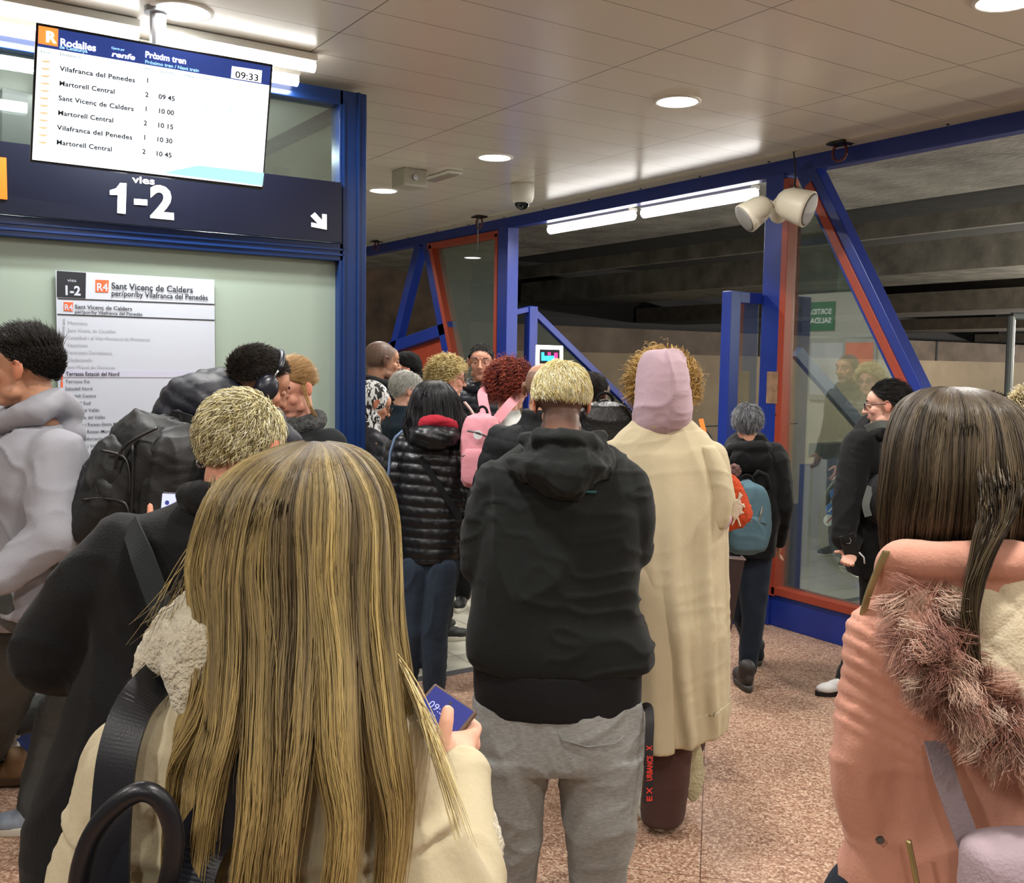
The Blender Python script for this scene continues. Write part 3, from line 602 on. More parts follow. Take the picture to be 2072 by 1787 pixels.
for i in range(12):
    x, y = 84-.6*i, 122+14.9*i; a = Acc(); PT.quad(a, [(x, y), (x+18, y+1.5), (x+17, y+4.5), (x+9, y+5.5), (x, y+2.5)], .0006, .002); mk('train_symbol', a, mat('screen_tan', S('f0c9a0'), emit=.8), tv)
quadcol('cyan_band', [(400, 335), (534, 350), (531, 376), (330, 350)], M_scy, .0015)
c = (cor[0]+cor[1])/2; a = Acc().tube([c-PT.n*.07-[0, 0, .1], c-PT.n*.07, np.array([c[0], c[1], CEIL])-PT.n*.07*[1, 1, 0]], .03, 12); a.obox((cor[0]+cor[2])/2-PT.n*.07, PT.ux*.15, PT.uy*.1, PT.n*.02); a.disc(np.array([c[0], c[1], CEIL-.01])-PT.n*.07*[1, 1, 0], ZZ, .05, .02); mk('ceiling_mount', a, mat('mount_grey', '8a8c90', .4), tv)

# small logo screen beyond the hall
P3 = Plane(pt(1112, 740, 8.6), HR, ZZ)
t = thing('logo_display', 'small bright white framed display with cyan and pink strokes behind the crowd', 'display', tuple(P3.o))
a = Acc(); P3.quad(a, [(1083, 760), (1139, 760), (1139, 700), (1084, 698)], .03); mk('frame', a, mat('display_white', (1, 1, 1, 1), emit=.95), t, bevel=.006)
a = Acc(); P3.quad(a, [(1091, 756), (1132, 756), (1132, 708), (1092, 707)], .002, .03); mk('field', a, mat('display_black', '14121c', .4), t)
a = Acc(); P3.quad(a, [(1095, 730), (1121, 730), (1121, 720), (1101, 720), (1101, 713), (1095, 713)], .002, .033); P3.quad(a, [(1108, 742), (1114, 742), (1114, 728), (1108, 728)], .002, .033); mk('cyan_stroke', a, mat('display_cyan', S('35b8f0'), emit=.9), t)
a = Acc(); P3.quad(a, [(1108, 719), (1114, 719), (1114, 713), (1108, 713)], .002, .034); P3.quad(a, [(1121, 728), (1128, 728), (1128, 714), (1121, 714)], .002, .034); mk('pink_stroke', a, mat('display_pink', S('f02c7c'), emit=.9), t)
mk('stand', Acc().tube([P3.o-[0, 0, .1]-P3.n*.02, P3.o*[1, 1, 0]-P3.n*.02], .03, 10), M_black, t)

# ================================================================== PEOPLE: tools
def vnoise(P, seed=0):
    P = np.asarray(P)+seed*17.3; i = np.floor(P).astype(np.int64); f = P-i; f = f*f*(3-2*f); out = 0
    def hsh(a, b, c):
        h = (a*374761393+b*668265263+c*2147483647) & 0xffffffff; h = ((h ^ (h >> 13))*1274126177) & 0xffffffff; return ((h ^ (h >> 16)) & 0xffff)/65535.0
    for dx in (0, 1):
        for dy in (0, 1):
            for dz in (0, 1):
                wgt = (f[:, 0] if dx else 1-f[:, 0])*(f[:, 1] if dy else 1-f[:, 1])*(f[:, 2] if dz else 1-f[:, 2])
                out = out+wgt*hsh(i[:, 0]+dx, i[:, 1]+dy, i[:, 2]+dz)
    return out*2-1
def fbm(P, f, seed=0, o=3):
    r = 0
    for k in range(o): r = r+vnoise(P*f*2**k, seed+k)/2**k
    return r
def remesh(acc, vox, smooth=4, disp=None, fac=.5):
    me = mesh_from('tmp', acc.arr(), acc.F, None); o = bpy.data.objects.new('tmp', me); COL.objects.link(o)
    m = o.modifiers.new('r', 'REMESH'); m.mode = 'VOXEL'; m.voxel_size = vox
    if smooth: m = o.modifiers.new('s', 'SMOOTH'); m.iterations = smooth; m.factor = fac
    dg = bpy.context.evaluated_depsgraph_get(); e = bpy.data.meshes.new_from_object(o.evaluated_get(dg))
    n = len(e.vertices); V = np.zeros(n*3, np.float32); e.vertices.foreach_get('co', V); V = V.reshape(-1, 3).astype(float)
    N = np.zeros(n*3, np.float32); e.vertex_normals.foreach_get('vector', N); N = N.reshape(-1, 3)
    F = np.zeros(len(e.loops), np.int32); e.loops.foreach_get('vertex_index', F); F = F.reshape(-1, 4)
    bpy.data.objects.remove(o); bpy.data.meshes.remove(me); bpy.data.meshes.remove(e)
    if disp is not None: V = V+N*disp(V, N)[:, None]
    return V, F, N
def catmull(R, sub=5):
    R = np.asarray(R, float); n = len(R); out = []
    for i in range(n-1):
        p0, p1, p2, p3 = R[max(i-1, 0)], R[i], R[i+1], R[min(i+2, n-1)]
        for k in range(sub):
            t = k/sub; out.append(.5*((2*p1)+(-p0+p2)*t+(2*p0-5*p1+4*p2-p3)*t*t+(-p0+3*p1-3*p2+p3)*t**3))
    out.append(R[-1]); return np.array(out)
def pxloft(acc, rows, d, n=40, sub=5, pw=2.3, mod=None):
    """rows: (y, xl, xr, half depth, depth offset) - a body of real depth whose sides pass through those picture points"""
    T = catmull(rows, sub); th = np.arange(n)*2*math.pi/n; R = []
    for y, xl, xr, hd, of in T:
        dd = d+of; c = pt((xl+xr)/2, y, dd); hw = abs(xr-xl)/2*dd/FL
        ct, st = np.cos(th), np.sin(th); sx = np.sign(ct)*np.abs(ct)**(2/pw); sy_ = np.sign(st)*np.abs(st)**(2/pw)
        k = 1 if mod is None else mod(th, y)
        R.append(c+(sx*hw*k)[:, None]*HR+(sy_*hd*k)[:, None]*HF)
    return acc.rings(R)
def pxchain(acc, P, d, n=16):   # (x, y, depth offset, radius)
    T = catmull(P, 3); return acc.chain([pt(x, y, d+o) for x, y, o, r in T], [r for *_, r in T], n)
def tubes(P, rad, cols, sides=3):
    """many tapering strands as one mesh. P (N,K,3)"""
    N, K, _ = P.shape; T = np.gradient(P, axis=1); T /= np.linalg.norm(T, axis=2, keepdims=True)+1e-9
    ref = np.array([.3, .2, .93]); u = np.cross(T, ref); u /= np.linalg.norm(u, axis=2, keepdims=True)+1e-9; v = np.cross(T, u)
    rad = np.broadcast_to(rad, (N, K)) if np.ndim(rad) else np.full((N, K), rad)
    a = np.arange(sides)*2*math.pi/sides
    V = P[:, :, None, :]+rad[:, :, None, None]*(np.cos(a)[None, None, :, None]*u[:, :, None, :]+np.sin(a)[None, None, :, None]*v[:, :, None, :])
    V = V.reshape(-1, 3); base = (np.arange(N)[:, None]*K+np.arange(K-1)[None, :])*sides; F = []
    for j in range(sides):
        k = (j+1) % sides; F.append(np.stack([base+j, base+k, base+sides+k, base+sides+j], -1).reshape(-1, 4))
    C = np.broadcast_to(cols if cols.ndim == 3 else cols[:, None, :], (N, K, 3)); C = np.repeat(C.reshape(-1, 3), sides, axis=0)
    return V, np.concatenate(F), C
def taper(K, r0, tip=.25, full=.5):
    t = np.linspace(0, 1, K); return r0*np.where(t < full, 1, 1-(1-tip)*(t-full)/(1-full))
def pal(n, cols, jit=.12, rg=None):
    rg = rg or rng; C = np.array([S(c)[:3] for c in cols]); c = C[rg.integers(0, len(C), n)]
    return np.clip(c*(1+jit*rg.standard_normal((n, 1))), 0, 1)
M_hair = mat('hair', 'ffffff', .43, attr=True, spec=.4)
M_cap = mat('hair_base', 'ffffff', .8, attr=True, spec=.15, bump=.6, bscale=260)
M_hairsoft = mat('curly_hair', 'ffffff', .55, attr=True, spec=.35)
M_skin = mat('skin', 'ffffff', .5, attr=True, spec=.35, sss=.12, bump=.08, bscale=350)
M_lens = glass_mat('lens_glass', 'f0f0f0', .2, .0)
def cloth(name, col, rough=.85, sheen=.05, bump=.25, bscale=220, var=.06, vscale=8, **k): return mat(name, col, rough, sheen=sheen, bump=bump, bscale=bscale, var=var, vscale=vscale, spec=k.pop('spec', .25), **k)
BLK = cloth('black_knit', '0a0b0d'); BLK2 = cloth('black_green_cotton', '111514', bump=.2); PUF = cloth('black_nylon', '0c0d11', .4, 0, .12, 60, spec=.5)
PUFB = cloth('dark_navy_nylon', '10131f', .5, 0, .12, 60, spec=.4); DENIM = cloth('dark_denim', '19222f', bump=.3, bscale=300); GREYJ = cloth('grey_jersey', '8c8e8b', bump=.4, bscale=260, var=.18, vscale=60, stretch=(1, 1, 3))
GREYP = cloth('grey_trouser_cloth', '4a4c4a'); RUB = mat('sole_rubber', 'cfcabb', .6); SHOE = mat('dark_shoe', '1a1716', .6)
def folds(f=7, amp=.006, seed=0, st=(1, 1, .45)):
    st = np.array(st)
    def g(V, N):
        w = V+.06*np.stack([vnoise(V*4, seed+5), vnoise(V*4, seed+6), vnoise(V*4, seed+7)], 1)
        r1 = (1-np.abs(vnoise(w*f*st, seed)))**4; r2 = (1-np.abs(vnoise(w*f*2.3*st[::-1]*np.array([1, 1, 1.6]), seed+1)))**4; pl = .5+.5*vnoise(V*3, seed+3)
        return amp*1.5*(r1-.35)+amp*1.0*(r2-.3)*pl+amp*.5*vnoise(w*f*.6, seed+2)
    return g
def puffy(pitch=.055, amp=.009, tilt=0, seed=0):
    def g(V, N):
        z = V[:, 2]+tilt*(V@HR)+.006*vnoise(V*5, seed)
        return amp*(np.abs(np.sin(math.pi*z/pitch))**.55-.6)+.0035*vnoise(V*np.array([26, 26, 14]), seed)+.002*vnoise(V*60, seed+2)
    return g

class Fig:
    def __init__(s, label, x, d, ytop, yaw=0, hyaw=0, hpitch=0, hroll=0, skin='c9987c', lean=0, hs=1.0, slim=1.0, vox=.0055, z0=0, height=None, hk=1.0):
        s.yaw = math.radians(yaw); s.F = HF*math.cos(s.yaw)+HR*math.sin(s.yaw); s.R = HR*math.cos(s.yaw)-HF*math.sin(s.yaw)
        top = pt(x, ytop, d); s.H = height or top[2]-.012; s.s = s.H/1.75; s.d = d; s.vox = vox; s.slim = slim; s.lean = lean
        s.base = np.array([top[0], top[1], 0])-s.F*(.03+lean)*s.s
        s.root = thing('person', label, 'person', tuple(s.base)); s.skin = np.array(S(skin)[:3])
        ay, ap, ar = map(math.radians, (hyaw, hpitch, hroll)); f = s.F*math.cos(ay)+s.R*math.sin(ay); r = s.R*math.cos(ay)-s.F*math.sin(ay)
        f2 = f*math.cos(ap)-ZZ*math.sin(ap); u = ZZ*math.cos(ap)+f*math.sin(ap); r2 = r*math.cos(ar)-u*math.sin(ar); u2 = u*math.cos(ar)+r*math.sin(ar)
        s.hR, s.hF, s.hU = r2, f2, u2; s.k = s.s*hs*hk
        s.HC = s.L(0, .03+lean, 1.638)+f*math.sin(ap)*.03
        s.arms = {}
    def L(s, x, y, z): return s.base+(x*s.R+y*s.F)*s.s+ZZ*z*s.s
    def h(s, x, y, z): return s.HC+(x*s.hR+y*s.hF+z*s.hU)*s.k
    def HM(s): return np.stack([s.hR, s.hF, s.hU], 1)
    def toh(s, V): return (V-s.HC)@s.HM()/s.k
    def head(s, acc, detail=True):
        M = s.HM(); k = s.k
        E = lambda x, y, z, a, b, c, R=M: acc.ell(s.h(x, y, z), np.array([a, b, c])*k, R, 22, 14)
        E(0, -.014, .032, .0745, .094, .084); E(0, .028, -.028, .057, .064, .078); E(0, .058, -.088, .03, .028, .022); E(0, .0, -.05, .056, .06, .05)
        E(0, .045, .04, .062, .048, .05)
        for q in (-1, 1):
            E(q*.038, .058, -.018, .022, .022, .024); E(q*.045, .02, -.065, .018, .035, .022)
            acc.cone(s.h(q*.012, .084, .03), s.h(q*.042, .076, .03), .011*k, .010*k, 12); E(q*.012, .085, .03, .012, .011, .01)
            # ear
            er = M@np.array([[math.cos(.35*q), -math.sin(.35*q), 0], [math.sin(.35*q), math.cos(.35*q), 0], [0, 0, 1]])
            E(q*.081, -.008, .0, .008, .018, .030, er); ce = [(q*.086, -.022, .022), (q*.088, -.006, .031), (q*.083, .008, .022), (q*.088, -.026, .002), (q*.084, -.016, -.018), (q*.079, -.004, -.030)]
            for a, b in ((2, 1), (1, 0), (0, 3), (3, 4), (4, 5)): acc.chain([s.h(*ce[a]), s.h(*ce[b])], [.0045*k, .0045*k], 8)
        acc.chain([s.h(0, .088, .018), s.h(0, .104, -.010), s.h(0, .110, -.024)], [.0075*k, .0085*k, .0115*k], 12)
        for q in (-1, 1): E(q*.010, .098, -.026, .007, .009, .006)
        E(0, .083, -.050, .022, .012, .010); E(0, .0895, -.0465, .019, .007, .0042); E(0, .089, -.056, .017, .008, .0048)
        acc.chain([s.h(0, -.022, -.05), s.L(0, -.012+s.lean*.9, 1.505), s.L(0, -.015+s.lean*.8, 1.44)], [.054*k, .054*s.s, .07*s.s], 20)
    def arm_pts(s, side):
        if side in s.arms: return s.arms[side]
        q = side
        return [s.L(q*.18*s.slim, 0+s.lean*.7, 1.415), s.L(q*.24*s.slim, -.03+s.lean*.5, 1.13), s.L(q*.235*s.slim, .07+s.lean*.4, .90)]
    def hand(s, acc, wr, dirn, nrm, side, k=1.0, curl=.5, thumb=None):
        dirn = dirn/np.linalg.norm(dirn); nrm = nrm-dirn*(nrm@dirn); nrm /= np.linalg.norm(nrm); lat = np.cross(nrm, dirn)*side
        c = wr+dirn*.05*k
        acc.ell(c, np.array([.040, .052, .0155])*k, np.stack([lat, dirn, nrm], 1)); acc.cone(wr-dirn*.01*k, wr+dirn*.02*k, .026*k, .028*k)
        for i, (o, L) in enumerate(((-.028, .066), (-.0095, .074), (.0095, .070), (.028, .056))):
            p = wr+dirn*(.092-abs(o)*.25)*k+lat*o*k; a = curl*.6; pts = [p]
            for seg in (.45, .32, .25):
                p = p+(dirn*math.cos(a)-nrm*math.sin(a))*L*seg*k; pts.append(p); a += curl*.9
            acc.chain(pts, np.array([.0085, .0082, .0076, .0066])*k, 10)
        b = wr+dirn*.022*k-lat*.024*k
        tp = thumb if thumb is not None else [b+(dirn*.5-lat*.75-nrm*.25)*.04*k, b+(dirn*.85-lat*.75-nrm*.5)*.066*k]
        acc.chain([b, tp[0], tp[1]], np.array([.013, .0095, .0078])*k, 10)
    def body(s, hands=(), skinfn=None, legs=True):
        acc = Acc(); s.head(acc); t = s.s; sl = s.slim
        rows = [(.90, .155, .10, 0), (1.0, .145, .10, 0), (1.1, .13, .092, 0), (1.22, .142, .098, 0), (1.33, .158, .10, 0), (1.41, .15, .085, -.005), (1.455, .10, .06, -.01), (1.49, .06, .05, -.01)]
        R = []; th = np.arange(28)*2*math.pi/28
        for z, hw, hd, yo in catmull(rows, 3):
            c = s.L(0, yo+s.lean*(z-.9)/.75, z); R.append(c+(np.cos(th)*hw*t*sl)[:, None]*s.R+(np.sin(th)*hd*t)[:, None]*s.F)
        acc.rings(R)
        for q in (-1, 1):
            P = s.arm_pts(q); acc.chain(P, np.array([.048, .036, .026])*t)
            hd = [h for h in hands if h[0] == q]
            if hd: hd[0][1](acc, P)
            else: s.hand(acc, P[2], P[2]-P[1], -s.R*q, q, t, .5)
            if legs:
                P = s.leg_pts(q); acc.chain(P[:3], np.array([.078, .05, .034])*t)
        V, F, N = remesh(acc, s.vox, 3)
        q = s.toh(V); C = np.tile(s.skin, (len(V), 1)); C *= (1+.06*vnoise(V*30)[:, None])
        lip = np.exp(-((q[:, 0]/.02)**4+((q[:, 2]+.051)/.009)**4))*(q[:, 1] > .07); C = C*(1-lip[:, None]*.6)+np.array(S('9a4d47')[:3])*lip[:, None]*.6
        ck = np.exp(-(((np.abs(q[:, 0])-.042)/.02)**2+((q[:, 2]+.025)/.02)**2))*(q[:, 1] > .03); C *= 1-ck[:, None]*np.array([.0, .13, .13])
        er = (np.abs(q[:, 0]) > .078)*(np.abs(q[:, 2]) < .05); C[er] *= np.array([1.05, .82, .78])
        if skinfn: C = skinfn(q, C)
        s.bodyobj = mk('body', (V, F), M_skin, s.root, True, cols=np.clip(C, 0, 1)); return s
    def leg_pts(s, q):
        if ('leg', q) in s.arms: return s.arms[('leg', q)]
        return [s.L(q*.09, 0, .92), s.L(q*.10, .015, .50), s.L(q*.105, -.03, .09), s.L(q*.13, .13, .03)]
    def face(s, iris='3a2a1c', brow='2a1e18', closed=False):
        for q in (-1, 1):
            e = Acc().ell(s.h(q*.031, .0775, .012), .0125*s.k, None, 18, 12); V = e.arr(); qq = s.toh(V); g = np.hypot(qq[:, 0]-q*.031, qq[:, 2]-.011)
            C = np.where((g < .0055)[:, None], np.array(S(iris)[:3]), np.array(S('e8e2dc')[:3])); C[(np.abs(qq[:, 2]-.0115) > .0042-60*(qq[:, 0]-q*.031)**2*.5) | closed] = s.skin*.8
            mk('eye', (V, e.F), mat('eye_wet', 'ffffff', .15, attr=True), s.root, True, cols=C)
            n = 70; u = rng.random(n); x = q*(.014+.032*u); z = .031+.006*np.sin(u*2.6)+rng.normal(0, .0016, n); p0 = np.stack([s.h(a, .0935-.013*b*b+.001, c) for a, b, c in zip(x, u, z)])
            d = (s.hR*q*.8+s.hF*.15)*.008; P = p0[:, None, :]+np.linspace(0, 1, 3)[None, :, None]*d; V, F, C = tubes(P, taper(3, .0009), pal(n, [brow])); mk('eyebrow', (V, F), M_hair, s.root, cols=C)
    def glasses(s, m, w=.019):
        a = Acc(); t = np.linspace(0, 2*math.pi, 25)
        for q in (-1, 1):
            a.tube([s.h(q*.033+math.cos(x)*.024, .106-.004*abs(math.cos(x)), .006+math.sin(x)*w) for x in t], .0019*s.k, 6)
            a.tube([s.h(q*.057, .102, .012), s.h(q*.072, .085, .014), s.h(q*.084, .0, .014), s.h(q*.082, -.02, .0)], .002*s.k, 6)
        a.tube([s.h(-.010, .107, .010), s.h(0, .110, .013), s.h(.010, .107, .010)], .002*s.k, 6); g = mk('glasses', a, m, s.root, True)
        for q in (-1, 1): mk('lens', Acc().disc(s.h(q*.033, .105, .006), s.hF, .022*s.k, .001, 20), M_lens, g)
    # ---- clothes from the skeleton
    def under(s, acc, b=.016, arms=True):
        t = s.s; th = np.arange(28)*2*math.pi/28; R = []
        for z, hw, hd, yo in catmull([(.90, .155, .10, 0), (1.0, .145, .10, 0), (1.1, .13, .092, 0), (1.22, .142, .098, 0), (1.33, .158, .10, 0), (1.41, .15, .085, -.005), (1.455, .10, .06, -.01), (1.475, .07, .055, -.01)], 3):
            c = s.L(0, yo+s.lean*(z-.9)/.75, z); R.append(c+(np.cos(th)*(hw*s.slim+b)*t)[:, None]*s.R+(np.sin(th)*(hd+b)*t)[:, None]*s.F)
        acc.rings(R)
        if arms:
            for q in (-1, 1): acc.chain(s.arm_pts(q), (np.array([.048, .036, .027])+b)*t)
    def jacket(s, m, name='jacket', hem=.86, b=.028, flare=0, sleeve=.062, disp=None, vox=.009, to=3, rows=None, collar=.0):
        acc = Acc(); t = s.s; sl = s.slim
        rows = rows or [(hem, .162+flare, .112+flare*.6, 0), (1.0, .15+flare*.6, .105+flare*.4, 0), (1.1, .142+flare*.3, .10, 0), (1.22, .15, .105, 0), (1.33, .168, .108, 0), (1.41, .160, .095, -.005), (1.455, .115, .068, -.01), (1.49+collar*.5, .062, .055, -.01), (1.52+collar, .055, .055, -.01)]
        R = []; th = np.arange(36)*2*math.pi/36
        for z, hw, hd, yo in catmull(rows, 4):
            bb = b if z < 1.42 else b*max(.35, 1-(z-1.42)/.1)
            c = s.L(0, yo+s.lean*(z-.9)/.75, z); R.append(c+(np.cos(th)*(hw*sl+bb)*t)[:, None]*s.R+(np.sin(th)*(hd+bb)*t)[:, None]*s.F)
        acc.rings(R)
        for q in (-1, 1):
            P = s.arm_pts(q); d = P[2]-P[1]; acc.chain([P[0]-s.R*q*.02*t-ZZ*.01, P[1], P[2]-d/np.linalg.norm(d)*.0], np.array([sleeve+.01, sleeve, sleeve*.78])*t)
        V, F, N = remesh(acc, vox, to, disp or folds(seed=int(s.base[0]*10)))
        return mk(name, (V, F), m, s.root, True)
    def trousers(s, m, name='trousers', r=(.098, .068, .055), disp=None, vox=.009):
        acc = Acc(); t = s.s
        for q in (-1, 1): P = s.leg_pts(q); acc.chain(P[:3], np.array(r)*t)
        acc.ell(s.L(0, 0, .93), np.array([.17*s.slim, .125, .12])*t, np.stack([s.R, s.F, ZZ], 1))
        V, F, N = remesh(acc, vox, 3, disp or folds(8, .005, 3)); return mk(name, (V, F), m, s.root, True)
    def shoes(s, m, sole=RUB, k=1.0):
        for q in (-1, 1):
            P = s.leg_pts(q); a = P[2].copy(); tz = P[3]-P[2]; f = tz*[1, 1, 0]; f /= np.linalg.norm(f)+1e-9; r = np.cross(f, ZZ); M = np.stack([r, f, ZZ], 1)
            g = a*[1, 1, 0]+ZZ*(P[2][2]-.09*s.s); shoe(s.root, g, f, m, sole, s.s*k)
    def hoodring(s, m, name='collar', r=.028, R=.078, z=1.49, y=-.015, tilt=.25, drop=0):
        a = Acc(); P = [s.L(math.cos(t)*R, y+s.lean*.85+math.sin(t)*R*.95, z-math.sin(t)*tilt*R) for t in np.linspace(0, 2*math.pi, 22)]; a.chain(P, [r*s.s]*len(P), 12)
        if drop: a.ell(s.L(0, y-R*.9+s.lean*.85, z-drop*.45), np.array([R*1.25, .05, drop*.6])*s.s, np.stack([s.R, s.F, ZZ], 1))
        V, F, N = remesh(a, .007, 3, folds(14, .005, 2)); return mk(name, (V, F), m, s.root, True)
    # ---- hair on the skull
    def region(s, kind):
        def f(D):
            x, y, z = D[:, 0], D[:, 1], D[:, 2]
            if kind == 'top': return z > np.interp(y, [-1, -.5, .1, .9], [-.5, -.3, .05, .5])
            lim = np.where(y < -.1, np.interp(y, [-.7, -.1], [-.72, -.3]), np.interp(y, [-.1, .25, .85], [-.3, -.05, .62]))
            return z > lim
        return f
    SC_, SR_ = np.array([0, -.014, .034]), np.array([.0765, .0965, .0875])
    def cap(s, cols, th=.008, kind='full', name='hair', m=None, vol=(1, 1, 1), lump=.004, lf=14, shrink=.012):
        nu, nv = 72, 48; v = np.linspace(.03, math.pi-.03, nv); u = np.arange(nu)*2*math.pi/nu
        D = np.stack([np.outer(np.sin(v), np.cos(u)), np.outer(np.sin(v), np.sin(u)), np.outer(np.cos(v), np.ones(nu))], -1).reshape(-1, 3)
        k = s.region(kind)(D).astype(float).reshape(nv, nu)
        for _ in range(3): k = (k+np.roll(k, 1, 1)+np.roll(k, -1, 1)+np.vstack([k[:1], k[:-1]])+np.vstack([k[1:], k[-1:]]))/5
        k = np.clip(k*1.6-.3, 0, 1).ravel()
        q = s.SC_+D*(s.SR_+th*np.array(vol))*k[:, None]+D*(s.SR_-shrink)*(1-k[:, None])+D*(lump*vnoise(D*lf*.4)*k)[:, None]
        V = s.HC+(q@s.HM().T)*s.k; a = Acc().rings(V.reshape(nv, nu, 3)); n = len(a.arr())
        return mk(name, a, M_cap, s.root, True, cols=.75*pal(1, cols, 0)[0]*np.ones((n, 3))*(1+.15*vnoise(a.arr()*60)[:, None]))
    def short(s, cols, n=1500, Lh=.03, r=.0009, kind='full', comb=lambda D: np.array([0, -.3, .2]), lift=.7, grav=.0, K=6, th=.004, jit=.25, name='hair', m=None, curl=0, hug=None, parent=None, vol=(1, 1, 1), seed=1, lenfn=None):
        rg = np.random.default_rng(seed); D = rg.standard_normal((n*3, 3)); D /= np.linalg.norm(D, axis=1)[:, None]; D = D[s.region(kind)(D)][:n]; n = len(D)
        P = np.zeros((n, K, 3)); p = s.SC_+D*(s.SR_+th*np.array(vol)); nrm = D/(s.SR_**2); nrm /= np.linalg.norm(nrm, axis=1)[:, None]
        cb = comb(D); cb = np.broadcast_to(cb, D.shape); cb = cb-nrm*(np.sum(cb*nrm, 1)[:, None]); cb = cb/(np.linalg.norm(cb, axis=1)[:, None]+1e-6)+jit*rg.standard_normal((n, 3))
        L = Lh*(.7+.5*rg.random(n)); L = L*(lenfn(D) if lenfn else 1); ph = rg.random(n)*6.28; SRt = s.SR_+th*np.array(vol)
        a1 = np.cross(nrm, cb); hr_ = rg.random(n)
        for k in range(K):
            t = k/(K-1); off = 0
            if curl: off = curl*(np.cos(ph+t*curl_turns(curl))[:, None]*a1+np.sin(ph+t*curl_turns(curl))[:, None]*nrm)*min(1, t*3)
            P[:, k] = p+off
            dr = nrm*(lift*(1-t)**1.2)+cb*(1-lift*.4)+np.array([0, 0, -1])*grav*t; dr /= np.linalg.norm(dr, axis=1)[:, None]
            p = p+dr*(L/(K-1))[:, None]; e = (p-s.SC_)/SRt; el = np.linalg.norm(e, axis=1); bad = el < 1.0
            if hug: hi = 1+hug*(.3+.9*hr_)*min(1, .4+t); far = el > hi; p[far] = (s.SC_+(e/el[:, None])*SRt*hi[:, None])[far]
            p[bad] = (s.SC_+(e/el[:, None])*SRt*1.005)[bad]
        W = s.HC+(P@s.HM().T)*s.k; V, F, C = tubes(W, taper(K, r*s.k, .3), pal(n, cols, .15, rg)); return mk(name, (V, F), m or M_hair, parent or s.root, True, cols=C)
def curl_turns(c): return 16
def shoe(parent, g, f, m, sole, k, up=ZZ, name='shoe'):
    """g: ground point under the ankle, f: forward"""
    r = np.cross(f, up); M = np.stack([r, f, up], 1); a = Acc()
    a.ell(g+f*.0*k+up*.055*k, np.array([.036, .055, .05])*k, M); a.ell(g+f*.10*k+up*.04*k, np.array([.044, .085, .034])*k, M); a.ell(g+f*.04*k+up*.05*k, np.array([.038, .09, .042])*k, M); a.chain([g+up*.07*k, g+up*.11*k-f*.01*k], [.04*k, .043*k])
    V, F, N = remesh(a, .006, 3); q = (V-g)@up; V = V+up*np.maximum(.02*k-q, 0)[:, None]; so = mk(name, (V, F), m, parent, True)
    th = np.arange(28)*2*math.pi/28; pr = np.stack([np.cos(th)*(.043-.006*(np.sin(th) < 0)), .058+np.sin(th)*.132], 1)*k
    R = [g+up*z*k+(pr[:, :1]*sc)*r+(((pr[:, 1:]-.058*k)*sc)+.058*k)*f for z, sc in ((.0, .96), (.004, 1.0), (.024, 1.0), (.03, .97))]; mk('sole', Acc().rings(R), sole, so, True)
    return so
def backpack(label, c, hw, hd, hh, Rv, Fv, m, pocket=True, lean=0, cat='backpack', name='backpack', disp=None, Uv=None, handle=True, flap=False):
    Uv = ZZ if Uv is None else Uv; M = (Rv, Fv, Uv); t = thing(name, label, cat, tuple(c-Uv*hh)); n = 40; th = np.arange(n)*2*math.pi/n
    def sbox(c, a, b, h, pw=3.2, top=.72):
        R = []
        for v in np.linspace(-1, 1, 15):
            k = (1-abs(v)**4)**.25*.999+.001; k = max(k, .12); kk = k*(1-(1-top)*max(0, v)**2)
            ct, st = np.cos(th), np.sin(th); sx = np.sign(ct)*np.abs(ct)**(2/pw); sy_ = np.sign(st)*np.abs(st)**(2/pw)
            R.append(c+Uv*h*v+(sx*a*kk)[:, None]*Rv+(sy_*b*k)[:, None]*Fv)
        return Acc().rings(R)
    V, F, N = remesh(sbox(c, hw, hd, hh), .008, 2, disp or folds(9, .005, 4, (1, 1, 1))); mk('main_bag', (V, F), m, t, True)
    if pocket:
        V, F, N = remesh(sbox(c-Fv*hd*.75-Uv*hh*.35, hw*.78, hd*.5, hh*.5, 3, .9), .007, 2, folds(12, .004, 5, (1, 1, 1))); p = mk('front_pocket', (V, F), m, t, True)
        a = Acc(); a.tube([c-Fv*hd*1.18+Rv*hw*x-Uv*hh*(.02+.12*x*x) for x in np.linspace(-.7, .7, 9)], .003, 6); mk('zip', a, mat('zip_dark', '08080a', .4, spec=.6), p)
    if handle: mk('handle', Acc().tube([c+Uv*hh*.95+Rv*hw*.25*math.cos(a)+Uv*.035*math.sin(a) for a in np.linspace(0, math.pi, 10)], .007, 8), BLK, t, True)
    return t
def strap(parent, P, wd, th, m, name='strap', nrm=None):
    """flat band through points P, facing nrm"""
    P = catmull(np.asarray(P, float), 12); T = np.gradient(P, axis=0); T /= np.linalg.norm(T, axis=1)[:, None]; nr = HF*-1 if nrm is None else nrm
    R = []
    for p, t_ in zip(P, T):
        s_ = np.cross(t_, nr); s_ /= np.linalg.norm(s_)+1e-9; n_ = np.cross(s_, t_); R.append([p-s_*wd/2-n_*th/2, p+s_*wd/2-n_*th/2, p+s_*wd/2+n_*th/2, p-s_*wd/2+n_*th/2])
    return mk(name, Acc().rings(R), m, parent, False)
